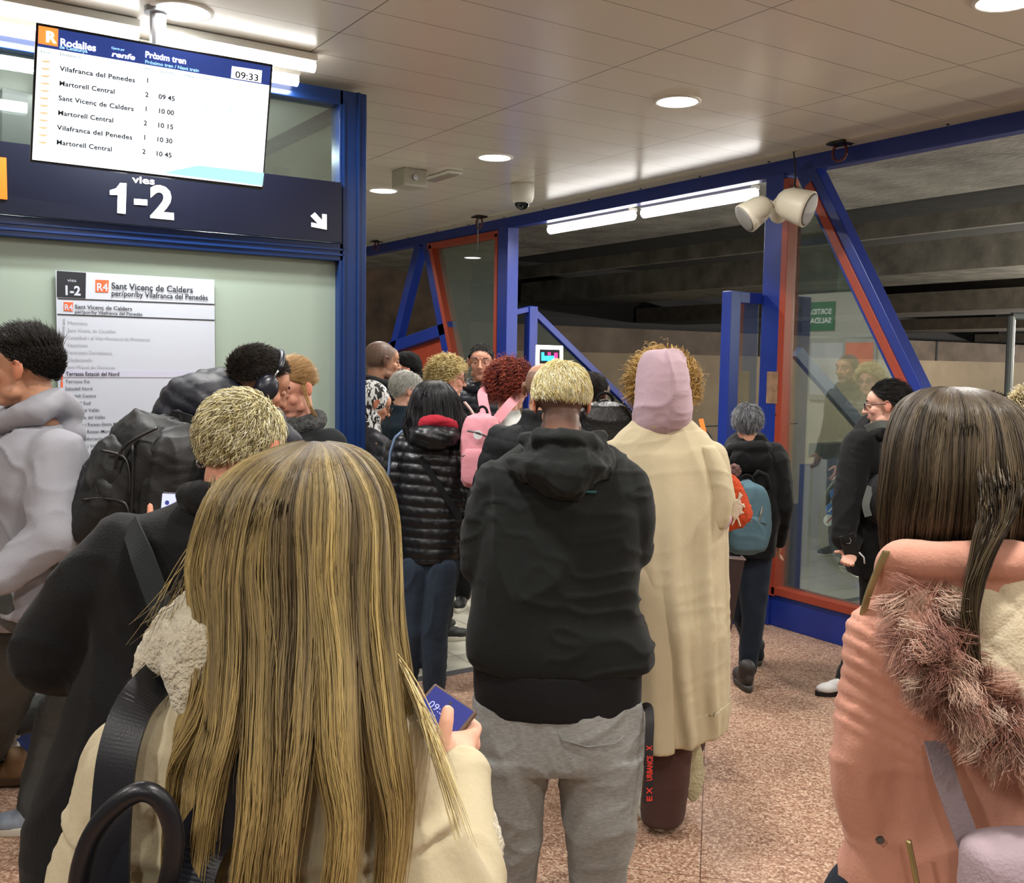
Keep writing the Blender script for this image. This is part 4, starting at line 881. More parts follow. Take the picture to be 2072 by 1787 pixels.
def longhair(s, rows, d, cols, n=2500, r=.0012, th0=(150, 390), K=18, groove=.05, lockn=14, name='hair', seed=3, apex=None, rootcol=None, loose=.006, lmin=.6, massend=1.0, jit=.12, m=None, wave=.0, tipcol=None, pw=2.2, clump=.5, cl0=.25, cstr=.5, narrow=None):
    """hair mass with real depth: rows as in pxloft; strands run over it from the crown down"""
    rg = np.random.default_rng(seed)
    if narrow: rows = [(y, narrow[0]+(a_-narrow[0])*narrow[1], narrow[0]+(b_-narrow[0])*narrow[1], h_, o_) for y, a_, b_, h_, o_ in rows]
    T = catmull(rows, 6); m_ = len(T); nn = 120; th = np.arange(nn)*2*math.pi/nn
    def S_(v, a):     # v in 0..1 (array), a angle (array)
        x = np.clip(v, 0, 1)*(m_-1); i = np.minimum(x.astype(int), m_-2); f = (x-i)[..., None]; r_ = T[i]*(1-f)+T[i+1]*f
        y, xl, xr, hd, of = [r_[..., j] for j in range(5)]; dd = d+of; cx = (xl+xr)/2
        c = CAM+dd[..., None]*(FW+((cx-1036)/FL)[..., None]*RT-((y-893.5)/FL)[..., None]*UP); hw = np.abs(xr-xl)/2*dd/FL
        ct, st = np.cos(a), np.sin(a); sx = np.sign(ct)*np.abs(ct)**(2/pw); sy_ = np.sign(st)*np.abs(st)**(2/pw)
        return c+(sx*hw)[..., None]*HR+(sy_*hd)[..., None]*HF, sx[..., None]*HR+sy_[..., None]*HF
    vs = np.linspace(0, massend, 60); VV, AA = np.meshgrid(vs, th, indexing='ij'); P, Nn = S_(VV, AA); P = P-Nn*(.05*np.clip((VV-massend+.3)/.3, 0, 1)**2)[..., None]
    g = groove*.05*vnoise(np.stack([np.cos(AA)*9, np.sin(AA)*9, VV*1.2], -1).reshape(-1, 3), seed).reshape(VV.shape)*np.clip(VV*4, 0, 1)
    g += groove*.03*vnoise(np.stack([np.cos(AA)*30, np.sin(AA)*30, VV*2], -1).reshape(-1, 3), seed+1).reshape(VV.shape)*np.clip(VV*4, 0, 1)
    P = P+Nn*(g-.010)[..., None]; a = Acc().rings(P); C0 = pal(1, cols[:1], 0)[0]
    cc = np.ones((len(a.arr()), 3))*C0*.7; mass = mk(name, a, m or M_hair, s.root, True, cols=cc)
    a0 = np.radians(rg.uniform(th0[0], th0[1], n)); lock = rg.integers(0, lockn, n); lc = np.radians(np.linspace(th0[0], th0[1], lockn))[(np.round((np.degrees(a0)-th0[0])/(th0[1]-th0[0])*(lockn-1))).astype(int)]
    v0 = np.where(rg.random(n) < .72, rg.uniform(0, .06, n), rg.uniform(0, .45, n)); v1 = rg.uniform(lmin, 1.0, n); t = np.linspace(0, 1, K)
    v = v0[:, None]+(v1-v0)[:, None]*t; cl = np.clip((v-cl0)/(1-cl0), 0, 1)**1.1*clump; A = a0[:, None]*(1-cl)+lc[:, None]*cl+.10*vnoise(np.stack([a0[:, None]*2+0*v, v*2.2, 0*v+3], -1).reshape(-1, 3), seed+4).reshape(v.shape)*v
    A = A+wave*np.sin(v*22+lc[:, None]*9)+.05*vnoise(np.stack([A*5, v*5, 0*v+7], -1).reshape(-1, 3), seed+11).reshape(v.shape)*np.clip(v*3, 0, 1)+np.cumsum(rg.normal(0, .006, v.shape), 1)*np.clip(v*2, 0, 1)
    P, Nn = S_(v, A); off = np.minimum(rg.exponential(loose, n), loose*3)[:, None]*(.2+v)+.004*vnoise(np.stack([A*8, v*3, 0*v], -1).reshape(-1, 3), seed+9).reshape(v.shape)+groove*.05*vnoise(np.stack([np.cos(A)*9, np.sin(A)*9, v*1.2], -1).reshape(-1, 3), seed).reshape(v.shape)*np.clip(v*4, 0, 1)
    P = P+Nn*off[..., None]
    # colour: streaks by lock and strand, darker at the roots
    C = np.array([S(c)[:3] for c in cols]); k = ((vnoise(np.stack([np.degrees(a0)/2.2, a0*0, a0*0], 1), seed+2)*(1-cstr)+vnoise(np.stack([np.degrees(a0)/9, a0*0, a0*0], 1), seed+12)*cstr)*.85+.47)*(len(C)-1)+rg.normal(0, .35, n); k = np.clip(k, 0, len(C)-1.001); i = k.astype(int); c = C[i]*(1-(k-i))[:, None]+C[i+1 if len(C) > 1 else i]*(k-i)[:, None]
    c = c*(1+jit*rg.standard_normal((n, 1))); CC = np.repeat(c[:, None, :], K, 1)
    if rootcol is not None:
        rc = np.array(S(rootcol)[:3]); f = np.clip(1-v/.36, 0, 1)[..., None]**1.2*.8; CC = CC*(1-f)+rc*f
    if tipcol is not None:
        rc = np.array(S(tipcol)[:3]); f = (np.clip((v-.5)/.5, 0, 1)[..., None])*.5; CC = CC*(1-f)+rc*f
    V, F, Cv = tubes(P, taper(K, r, .35, .7)[None, :]*(.7+.6*rg.random((n, 1))), np.clip(CC, 0, 1)); mk('strands', (V, F), m or M_hair, mass, True, cols=Cv)
    return mass
def fur(parent, C0, D0, n, Lh, r, cols, spread=.03, K=8, seed=5, wav=.004, name='fur_trim', lean=np.array([0, 0, -.5]), m=None, sprout=None):
    """tufts sprouting round a path: C0 path points"""
    rg = np.random.default_rng(seed); P0 = catmull(np.asarray(C0, float), 8); idx = rg.integers(0, len(P0), n); base = P0[idx]; d = rg.standard_normal((n, 3)); d /= np.linalg.norm(d, axis=1)[:, None]
    if sprout is not None: d = d+sprout*.7; d /= np.linalg.norm(d, axis=1)[:, None]
    p = base+d*(D0 if np.ndim(D0) == 0 else np.asarray(D0)); dr = d*.8+lean+.35*rg.standard_normal((n, 3)); dr /= np.linalg.norm(dr, axis=1)[:, None]; nt = max(40, n//38); tuft = rg.integers(0, nt, n); ph = tuft*1.7+rg.normal(0, .25, n)
    tb, td, tr = base[:nt], d[:nt], dr[:nt]; sc = .012; base2 = tb[tuft]+rg.normal(0, sc*.6, (n, 3)); d = td[tuft]+.25*rg.standard_normal((n, 3)); d /= np.linalg.norm(d, axis=1)[:, None]; p = base2+d*D0; dr = tr[tuft]+.12*rg.standard_normal((n, 3)); dr /= np.linalg.norm(dr, axis=1)[:, None]
    tip = (tb+td*D0+tr*Lh)[tuft]; a = np.cross(tr[tuft], ZZ); L = Lh*(.7+.45*rg.random(n)); P = np.zeros((n, K, 3))
    for k in range(K):
        t = k/(K-1); P[:, k] = p+a*(wav*np.sin(ph+t*9))[:, None]*t; p = p+dr*(L/(K-1))[:, None]; dr = dr+lean*.15; dr /= np.linalg.norm(dr, axis=1)[:, None]
    tt = np.linspace(0, 1, K)[None, :, None]; P = P*(1-.45*tt)+(P.mean(0)*0+tip[:, None, :]+(P-P[:, -1:, :])*.5)*.45*tt
    V, F, C = tubes(P, taper(K, r, .3), pal(nt, cols, .10, rg)[tuft]*(1+.1*rg.standard_normal((n, 1))).clip(.5, 1.5)); return mk(name, (V, F), m or M_hairsoft, parent, True, cols=C.clip(0, 1))

# ================================================================== PEOPLE
BLOND = ['4c4130', '66583f', '84734f', 'a08c5a', 'baa368', 'd3bd82', 'e6d49a']
BLEACH = ['d8d0a4', 'e6dfba', 'c9bd86', 'efe9cf', 'b9ab78']
DARK = ['17130f', '221c17', '100d0b']
BROWN = ['3a3026', '4a3e30', '2c241d', '5c4e3a', '352b22']
def surf(s, P): return P

# ---- long haired blond woman in the foreground
s = Fig('long blond haired person in a cream coat holding a phone, nearest the camera', 640, 1.12, 893, 0, vox=.0042, hs=.97, slim=.95, skin='d8a58c')
s.arms[1] = [pt(790, 1600, 1.13), pt(950, 1860, 1.18), pt(936, 1562, 1.37)]; s.arms[-1] = [pt(290, 1560, 1.14), pt(215, 1900, 1.16), pt(330, 2050, 1.3)]
def p1hand(acc, P):
    acc.chain([pt(936, 1575, 1.36), pt(930, 1545, 1.385), pt(922, 1520, 1.415)], [.026, .027, .028]); acc.chain([pt(905, 1520, 1.40), pt(940, 1505, 1.43)], [.022, .020])
    acc.chain([pt(904, 1535, 1.385), pt(897, 1492, 1.385), pt(903, 1462, 1.392), pt(906, 1440, 1.402)], [.0165, .0115, .0108, .0098], 14)
    acc.chain([pt(938, 1515, 1.42), pt(955, 1490, 1.435), pt(962, 1474, 1.455), pt(950, 1462, 1.485), pt(925, 1455, 1.50)], [.014, .0115, .0105, .0095, .0085], 14)
    acc.chain([pt(940, 1525, 1.43), pt(958, 1508, 1.455), pt(958, 1492, 1.48), pt(935, 1482, 1.505)], [.013, .0110, .0100, .009], 14)
    acc.chain([pt(936, 1540, 1.43), pt(950, 1525, 1.465), pt(945, 1508, 1.49), pt(922, 1500, 1.51)], [.012, .0100, .0092, .008], 14)
    acc.chain([pt(930, 1548, 1.43), pt(940, 1540, 1.47), pt(930, 1525, 1.49), pt(912, 1520, 1.50)], [.011, .0088, .008, .007], 14)
s.body(hands=[(1, p1hand)])
coat1 = cloth('cream_suede', 'bdb294', .9, bump=.15, bscale=120, var=.05, vscale=5)
acc = Acc(); pxloft(acc, [(1215, 560, 680, .05, 0), (1290, 450, 710, .08, 0), (1350, 370, 735, .10, 0), (1410, 285, 770, .12, 0), (1480, 215, 815, .13, 0), (1570, 175, 862, .135, 0), (1680, 150, 915, .14, 0), (1820, 105, 975, .15, 0), (2100, 60, 1010, .16, 0), (2700, 20, 1050, .17, 0)], 1.14, 56, 5, 2.5)
s.under(acc); pxchain(acc, [(268, 1535, 0, .052), (235, 1700, .01, .056), (190, 2000, .03, .055)], 1.14)
pxchain(acc, [(780, 1590, 0, .055), (860, 1720, .0, .056), (930, 1880, .03, .056)], 1.14)
pxchain(acc, [(930, 1880, .03, .056), (930, 1760, .12, .046), (930, 1635, .19, .036)], 1.14)
f1 = folds(6, .006, 11, (1, 1, .5))
def d1(V, N):
    w = f1(V, N); z = V[:, 2]; zz = pt(250, 1728, 1.03)[2]; b = np.exp(-((z-zz)/.006)**2)*((N@HF) < -.1)*.006-np.exp(-((z-zz+.012)/.003)**2)*((N@HF) < -.1)*.004; return w+b
V, F, N = remesh(acc, .007, 5, d1); mk('coat', (V, F), coat1, s.root, True)
# shoulder seam
shear = mat('shearling', 'd6ceb4', .95, bump=1, bscale=170, sheen=.4, var=.1, vscale=90)
acc = Acc(); pxchain(acc, [(640, 1235, -.03, .05), (520, 1240, -.04, .052), (425, 1275, -.045, .05), (355, 1325, -.035, .04), (325, 1365, -.02, .03)], 1.14)
pxchain(acc, [(430, 1300, -.07, .05), (420, 1370, -.075, .045), (440, 1430, -.08, .03)], 1.14)
V, F, N = remesh(acc, .006, 3, lambda V, N: .003*vnoise(V*140)+.004*vnoise(V*40)); mk('shearling_collar', (V, F), shear, s.root, True)
acc = Acc(); pxchain(acc, [(930, 1606, .205, .036), (938, 1660, .175, .042), (948, 1710, .14, .046)], 1.14); V, F, N = remesh(acc, .005, 3, lambda V, N: .003*vnoise(V*150)+.003*vnoise(V*50)); mk('shearling_cuff', (V, F), shear, s.root, True)
s.trousers(DENIM); s.shoes(SHOE)
longhair(s, [(893, 615, 665, .012, 0), (904, 565, 712, .05, 0), (930, 500, 752, .085, 0), (980, 445, 786, .105, 0), (1050, 414, 802, .114, 0), (1130, 400, 805, .115, -.004), (1220, 412, 806, .116, -.01), (1310, 414, 812, .118, -.018), (1400, 398, 822, .12, -.026), (1480, 366, 832, .12, -.033), (1560, 356, 838, .12, -.038), (1650, 352, 832, .118, -.044), (1740, 350, 822, .115, -.048), (1900, 345, 810, .115, -.05)],
         1.13, BLOND, n=15000, r=.00055, th0=(150, 392), K=24, lockn=9, seed=3, rootcol='3a3126', loose=.005, massend=.62, lmin=.72, groove=.12, jit=.2, tipcol='c9a765', wave=.015, clump=.74, cl0=.5, cstr=.6, narrow=(608, .93))
rg = np.random.default_rng(8); n = 420; P = np.zeros((n, 16, 3))
for i in range(n):
    x0, y0 = rg.uniform(422, 455), rg.uniform(960, 1250); x1, y1 = 235+200*rg.random()**.5, rg.uniform(1250, 1500); q = rg.uniform(-40, 30)
    for k in range(16): t = k/15; P[i, k] = pt(x0+(x1-x0)*t**1.6+q*math.sin(t*3.1), y0+(y1-y0)*t, 1.13-.05*t+.03*math.sin(t*3+i))
V, F, C = tubes(P, taper(16, .0006), pal(n, BLOND[:5], .1, rg)); mk('loose_strands', (V, F), M_hair, s.root, True, cols=C)
rg = np.random.default_rng(9); n = 90; P = np.zeros((n, 14, 3))
for i in range(n):
    y0 = rg.uniform(1300, 1460); x0 = 790+(y0-1300)*.35; y1 = rg.uniform(1480, 1720); x1 = 880+(y1-1480)*.28+rg.uniform(-25, 20)
    for k in range(14): t = k/13; P[i, k] = pt(x0+(x1-x0)*t, y0+(y1-y0)*t-20*math.sin(t*3.1), 1.10-.07*t+.01*math.sin(i))
V, F, C = tubes(P, taper(14, .0008), pal(n, BLOND[2:], .1, rg)); mk('loose_strands', (V, F), M_hair, s.root, True, cols=C)
# phone in her hand
A_, B_, C_ = pt(882, 1386, 1.475), pt(962, 1440, 1.45), pt(896, 1512, 1.408)
ux = (B_-A_)/np.linalg.norm(B_-A_); uy = (B_-C_); uy -= ux*(uy@ux); uy /= np.linalg.norm(uy); W_, H_ = .074, .155
PH = Plane(B_-ux*W_-uy*H_, ux, uy); t = thing('phone', 'phone in a brown case showing 09:33, held by the long haired blond person', 'phone', tuple(B_))
mk('case', Acc().prism([PH.P(*q, -.011) for q in ((-.003, -.003), (W_+.003, -.003), (W_+.003, H_+.003), (-.003, H_+.003))], PH.n*.011), mat('brown_case', '5c4434', .5), t, bevel=.004)
a = Acc(); PH.rect(a, .002, .002, W_-.002, H_-.002, .0006, .0003); mk('display', a, mat('phone_display', S('2f3572'), .12, emit=.45), t)
for st_, u, v, sz in (('09:33', .012, H_-.035, .012), ('dimecres', .012, H_-.043, .004)):
    V, F = text_mesh(st_, sz); mk('clock_digits', Acc().add(PH.o+np.outer(V[:, 0]+u, PH.ux)+np.outer(V[:, 1]+v, PH.uy)+PH.n*.0015, F), mat('phone_text', S('9098d8'), emit=.6), t)
mk('camera_dot', Acc().disc(PH.P(W_/2, H_-.012, .001), PH.n, .0025, .0008, 14), M_black, t); mk('app_icon', Acc().disc(PH.P(W_-.012, H_-.055, .001), PH.n, .005, .0008, 16), mat('icon_blue', S('8fa0f0'), emit=.8), t)
# her leather bag
leather = mat('navy_leather', '0f1119', .36, spec=.5, bump=.06, bscale=500)
t = thing('leather_backpack', 'black leather bag strap with a round carrying loop on the cream coat', 'bag', tuple(pt(260, 2000, .97)))
strap(t, [pt(352, 1352, 1.13), pt(325, 1368, 1.075), pt(272, 1430, 1.03), pt(240, 1520, 1.005), pt(226, 1640, .99), pt(220, 1790, .975), pt(215, 2000, .965)], .04, .005, leather, 'shoulder_strap')
a = Acc().tube(catmull([pt(x, y, d) for x, y, d in ((172, 1900, .93), (158, 1800, .93), (180, 1705, .925), (225, 1640, .92), (285, 1602, .92), (330, 1625, .925), (352, 1690, .93), (345, 1765, .935), (322, 1840, .94))], 6), .0095, 14); mk('carrying_loop', a, leather, t, True)
strap(t, [pt(640, 1470, 1.01), pt(555, 1545, 1.0), pt(470, 1620, .985), pt(400, 1720, .975), pt(370, 1830, .96)], .052, .005, leather, 'shoulder_strap')
V, F, N = remesh(Acc().ell(pt(300, 2180, .93), (.15, .08, .17), np.stack([HR, HF, ZZ], 1)), .01, 2); mk('pouch', (V, F), leather, t, True)

# ---- bleached short hair, black coat, second nearest on the left
s = Fig('person with short bleached hair and black coat behind the long haired blond one', 483, 1.83, 792, 12, 8, 14, 2, vox=.005, skin='cf9378', hs=.96)
s.arms[-1] = [pt(250, 1160, 1.87), pt(95, 1320, 1.92), pt(300, 1120, 2.12)]
s.body(skinfn=lambda q, C: C*(1-np.array([0, .12, .14])*(np.abs(q[:, :1]) > .07)))
s.cap(['8c835c'], .007, lump=.006); s.short(BLEACH+['8f8256', '6c6244'], 7000, .034, .0009, comb=lambda D: np.stack([-.45+0*D[:, 0], -.35-.2*D[:, 1], -.75+0*D[:, 0]], 1), lift=.25, K=7, th=.006, jit=.4, grav=.1, hug=.11, lenfn=lambda D: np.where(D[:, 2] < -.1, .6, 1.0))
mk('earring', Acc().tube([s.h(-.088+.004*math.cos(a), -.012+.009*math.cos(a), -.032+.009*math.sin(a)) for a in np.linspace(0, 6.28, 16)], .0018, 6), M_steel, s.root, True)
acc = Acc(); pxloft(acc, [(985, 395, 560, .07, 0), (1015, 350, 640, .09, 0), (1050, 275, 700, .11, 0), (1090, 225, 740, .12, 0), (1160, 195, 770, .125, 0), (1300, 185, 760, .13, 0), (1450, 128, 740, .14, 0), (1600, 84, 730, .16, 0), (1787, 55, 720, .18, 0), (2250, 20, 730, .2, 0)], 1.87, 48, 5, 2.4)
s.under(acc); pxchain(acc, [(265, 1130, 0, .085), (190, 1210, .01, .085), (110, 1315, .02, .078)], 1.87); pxchain(acc, [(110, 1315, .02, .078), (170, 1320, .10, .07), (290, 1200, .22, .06)], 1.87)
V, F, N = remesh(acc, .01, 5, folds(5, .008, 21, (1, 1, .35))); mk('coat', (V, F), BLK, s.root, True); s.trousers(BLK); s.shoes(SHOE)
acc = Acc(); pxchain(acc, [(385, 1005, -.06, .03), (440, 1012, -.10, .035), (520, 1010, -.10, .035), (580, 1000, -.06, .03)], 1.87); V, F, N = remesh(acc, .007, 3, folds(12, .004, 4)); mk('collar', (V, F), BLK, s.root, True)
strapm = cloth('webbing', '23282a', bump=.4, bscale=500)
t = thing('shoulder_bag', 'dark webbing shoulder strap across the back of the black coat', 'bag', tuple(pt(330, 1700, 1.68)))
strap(t, [pt(262, 1062, 1.80), pt(285, 1120, 1.735), pt(318, 1210, 1.715), pt(352, 1310, 1.71), pt(400, 1450, 1.70)], .042, .004, strapm, 'shoulder_strap')
PH = Plane(pt(318, 1110, 2.1), HR*.97-HF*.2, ZZ*.96+HF*.2-HR*.06); t = thing('phone', 'phone with a bright message screen held by the bleached haired person', 'phone', tuple(PH.o))
a = Acc(); PH.rect(a, -.002, -.002, .076, .155-.035, .008, -.009); mk('case', a, M_black, t, bevel=.003); a = Acc(); PH.rect(a, .001, .001, .073, .117, .0006, .0002); mk('display', a, mat('phone_bright', S('b9bff4'), emit=.85), t)
a = Acc(); PH.rect(a, .02, .075, .072, .084, .0004, .001); mk('message_line', a, mat('phone_cyan', S('7fc4e4'), emit=.8), t); a = Acc(); PH.rect(a, .02, .06, .072, .069, .0004, .001); mk('message_line', a, _M['phone_cyan'], t); mk('contact_picture', Acc().disc(PH.P(.014, .098, .001), PH.n, .005, .0008, 16), mat('dp', S('3a3f8c'), emit=.4), t)

# ---- headphones, hooded puffer, big backpack
s = Fig('person with headphones and dark quilted hood bending over, large backpack on the back', 512, 3.15, 703, 52, 8, 26, 0, vox=.006, skin='c08c72', lean=.14)
bx = s.base
s.arms[('leg', 1)] = [pt(235, 1290, 3.3), pt(130, 1430, 3.45), pt(78, 1625, 3.52), pt(52, 1650, 3.50)]; s.arms[('leg', -1)] = [pt(215, 1290, 3.5), pt(140, 1420, 3.75), pt(42, 1450, 3.95), pt(34, 1490, 3.9)]
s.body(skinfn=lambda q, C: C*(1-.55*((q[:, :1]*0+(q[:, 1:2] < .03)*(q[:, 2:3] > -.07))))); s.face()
s.cap(['201b17'], .005, lump=.002); s.short(['2b2420', '3a332c', '18130f'], 3000, .02, .0009, lift=.75, th=.003, K=4, comb=lambda D: np.array([0, .4, .2]))
acc = Acc(); pxloft(acc, [(800, 420, 540, .09, 0), (840, 360, 575, .12, 0), (900, 300, 590, .14, 0), (1000, 240, 590, .15, 0), (1120, 200, 570, .16, .02), (1250, 170, 520, .16, .05), (1330, 165, 480, .15, .08)], 3.25, 44)
acc.ell(pt(415, 820, 3.12), (.150, .12, .105), np.stack([HR, HF, ZZ], 1)); acc.ell(pt(370, 850, 3.12), (.10, .11, .09), np.stack([HR, HF, ZZ], 1)); pxchain(acc, [(420, 775, -.08, .05), (470, 775, -.10, .045), (520, 800, -.1, .04)], 3.25)
s.under(acc); pxchain(acc, [(560, 900, -.05, .08), (590, 1010, 0, .075), (500, 1100, .2, .06)], 3.25)
V, F, N = remesh(acc, .01, 4, puffy(.05, .006, .5, 3)); mk('hooded_jacket', (V, F), PUFB, s.root, True); s.trousers(GREYP, r=(.10, .085, .075)); 
sneak = mat('sneaker_greyblue', '8f9aa8', .7, var=.15, vscale=30); g = pt(88, 1655, 3.50)*[1, 1, 0]; f_ = -HR*.98-HF*.15; shoe(s.root, g, f_/np.linalg.norm(f_), sneak, RUB, 1.0)
g = pt(36, 1445, 3.98); f_ = -HR*.35-ZZ*.8+HF*.2; f_ /= np.linalg.norm(f_); u_ = HR*.85-ZZ*.4; u_ -= f_*(u_@f_); u_ /= np.linalg.norm(u_); shoe(s.root, g-f_*.05, f_, sneak, RUB, .9, -u_)
hp = thing('headphones', 'large black over ear headphones on the bending person', 'headphones', tuple(s.h(.1, 0, 0)))
for q in (1, -1):
    cup = Acc(); c_ = s.h(q*.100, .004, -.005); r_ = np.stack([s.hF, s.hU, s.hR], 1); th = np.arange(32)*2*math.pi/32
    cup.rings([c_+s.hR*q*x+(np.cos(th)*.037*k_*s.k)[:, None]*s.hF+(np.sin(th)*.046*k_*s.k)[:, None]*s.hU for x, k_ in ((-.016, .9), (-.010, 1.0), (.004, 1.02), (.02, .9), (.03, .62), (.032, .3))]); mk('ear_cup', cup, mat('headphone_black', '101522', .35, spec=.6), hp, True)
    mk('slider', Acc().tube([s.h(q*.104, .01, .03), s.h(q*.098, .015, .075)], .004, 8), M_steel, hp, True)
mk('headband', Acc().tube([s.h(math.cos(a)*.098, .016, .068+math.sin(a)*.066) for a in np.linspace(0, math.pi, 18)], .009, 10), _M['headphone_black'], hp, True)
up = ZZ*.86+HR*.5; up /= np.linalg.norm(up); fv = HF*.6+HR*.6-ZZ*.25; fv -= up*(fv@up); fv /= np.linalg.norm(fv); rv = np.cross(fv, up)
t = backpack('big black backpack with several pockets on the bending person with headphones', pt(278, 985, 3.0), .15, .13, .24, rv, fv, cloth('bag_nylon', '151616', .5, 0, .2, 300, spec=.4), True, up)if False else backpack('big black backpack with several pockets on the bending person with headphones', pt(278, 985, 3.0), .15, .13, .24, rv, fv, cloth('bag_nylon', '151616', .5, 0, .2, 300, spec=.4), Uv=up)
bn = _M['bag_nylon']
acc = Acc(); pxloft(acc, [(880, 232, 318, .03, .02), (900, 205, 322, .06, 0), (940, 185, 305, .08, 0), (985, 170, 280, .075, 0), (1003, 178, 262, .05, .01)], 2.93, 30, 5, 2.8); V, F, N = remesh(acc, .007, 2, folds(12, .006, 6)); mk('top_pocket', (V, F), bn, t, True)
acc = Acc(); pxloft(acc, [(842, 315, 375, .03, .05), (858, 282, 400, .07, .03), (900, 262, 415, .10, 0), (970, 262, 410, .10, 0), (1040, 262, 400, .10, 0), (1100, 260, 390, .09, 0)], 2.95, 36, 5, 3); V, F, N = remesh(acc, .008, 2, folds(9, .008, 16)); mk('side_panel', (V, F), bn, t, True)
for zl in ([(318, 866), (262, 895), (238, 925), (232, 950)], [(205, 912), (250, 925), (262, 960), (262, 1000)], [(165, 1012), (205, 1008), (252, 1018), (262, 1050)], [(268, 900), (268, 980), (262, 1100)]):
    mk('piping', Acc().tube(catmull([pt(x, y, 2.838) for x, y in zl], 4), .0045, 8), mat('zip_dark', '08080a', .4, spec=.6), t, True)
acc = Acc(); pxloft(acc, [(1000, 175, 255, .05, 0), (1040, 158, 258, .07, 0), (1110, 142, 262, .08, 0), (1180, 140, 255, .06, 0)], 2.98, 30, 5, 3); V, F, N = remesh(acc, .008, 2, folds(12, .004, 8)); mk('side_pocket', (V, F), _M['bag_nylon'], t, True)
strap(t, [pt(345, 850, 3.0), pt(385, 862, 2.95), pt(420, 900, 2.97), pt(430, 960, 3.0)], .06, .006, _M['bag_nylon'], 'shoulder_strap')
mk('maker_tag', Acc().obox(pt(180, 1050, 2.875), HR*.016, HF*.001, ZZ*.004), mat('tag_brown', '4a3c30', .7), t)

# ---- woman behind the headphones
s = Fig('fair haired person with a grey chequered scarf looking down beside the cabin glass', 596, 3.95, 728, 208, 0, 26, 0, vox=.0045, skin='d9a08a', hs=.98)
s.body(); s.face(brow='8a6a48', closed=True); s.cap(['a07c50'], .010); s.short(['b58f5e', 'c9a673', '9a7748'], 2600, .06, .0008, comb=lambda D: np.stack([.3*D[:, 0], -.9+0*D[:, 0], -.2+0*D[:, 0]], 1), lift=.1, th=.008, jit=.06, K=6)
longh = np.array([[s.h(-.085-.006*math.sin(i), .02+.01*math.sin(i*3), .03), s.h(-.092, .03, -.04), s.h(-.095-.01*math.sin(i*2), .02, -.11), s.h(-.10, .015, -.17+.02*math.sin(i))] for i in range(40)]); V, F, C = tubes(longh+rng.normal(0, .003, (40, 1, 3)), taper(4, .001), pal(40, ['c9a673'])); mk('loose_strands', (V, F), M_hair, s.root, True, cols=C)
s.jacket(cloth('dark_green_coat', '1c2022'), b=.04); s.trousers(BLK); s.shoes(SHOE)
s.hoodring(mat('chequered_scarf', '4a4c4c', .95, bump=.8, bscale=120, var=.7, vscale=70), 'scarf', .04, .075, 1.50, .0, .2)

# ---- man in the pale hoodie at the left edge
s = Fig('dark haired person in a pale grey hoodie walking left at the left edge', 48, 3.02, 668, -97, 0, 2, 0, vox=.0045, skin='c28f72')
s.arms[1] = [pt(60, 930, 3.2), pt(70, 1090, 3.25), pt(-60, 1150, 3.2)]; s.arms[-1] = [pt(95, 925, 2.95), pt(110, 1085, 2.88), pt(0, 1165, 2.84)]
s.arms[('leg', -1)] = [pt(35, 1290, 3.2), pt(0, 1430, 3.45), pt(-25, 1520, 3.86), pt(-40, 1560, 3.8)]; s.arms[('leg', 1)] = [pt(20, 1290, 3.3), pt(-150, 1560, 3.3), pt(-240, 1720, 3.3), pt(-300, 1780, 3.3)]
s.body(); s.face(); s.cap(['191512'], .007, lump=.003, kind='full'); s.short(DARK, 4200, .035, .001, comb=lambda D: np.stack([0*D[:, 0], .5+0*D[:, 0], .7+0*D[:, 0]], 1), lift=.55, th=.008, K=6, lenfn=lambda D: np.where(D[:, 2] > .35, 1.15, .4))
hood5 = cloth('pale_grey_fleece', '999aa2', .9, bump=.2, bscale=300)
acc = Acc(); pxloft(acc, [(845, -10, 95, .08, 0), (875, -50, 150, .12, 0), (920, -80, 168, .14, 0), (1000, -90, 172, .15, 0), (1090, -95, 160, .15, 0), (1180, -100, 138, .14, 0), (1238, -100, 122, .13, 0), (1262, -95, 108, .12, 0)], 3.12, 40)
s.under(acc); acc.chain([s.arms[-1][0]+HR*.02, s.arms[-1][1], s.arms[-1][2]], [.085, .075, .055]); acc.chain([s.arms[1][0], s.arms[1][1], s.arms[1][2]], [.08, .07, .055])
V, F, N = remesh(acc, .009, 4, folds(6, .012, 31, (1, 1, .7))); mk('hooded_sweatshirt', (V, F), hood5, s.root, True)
acc = Acc(); pxchain(acc, [(-20, 860, -.08, .03), (20, 852, -.13, .036), (70, 835, -.15, .04), (110, 815, -.08, .045), (135, 835, 0, .05), (100, 860, .1, .04), (20, 870, .14, .03)], 3.1); acc.ell(pt(62, 855, 3.1), (.13, .12, .06), np.stack([HR, HF, ZZ], 1)); pxchain(acc, [(120, 840, 0, .055), (140, 880, -.02, .045)], 3.1); V, F, N = remesh(acc, .008, 3, folds(10, .006, 32)); mk('hood', (V, F), hood5, s.root, True)
s.trousers(GREYP, r=(.11, .09, .07)); PA = Plane(pt(10, 965, 2.935), HR*.96+HF*.28, ZZ); words(s.root, M_black, PA, [('AN.', 1, 974, 18, 22, dict(bold=.03))], 'chest_lettering')
g = pt(28, 1548, 3.86)*[1, 1, 0]+[0, 0, .01]; shoe(s.root, g, -HR, mat('tan_shoe', '8a6c4c', .6), mat('gum', '5a4430', .6), .95)

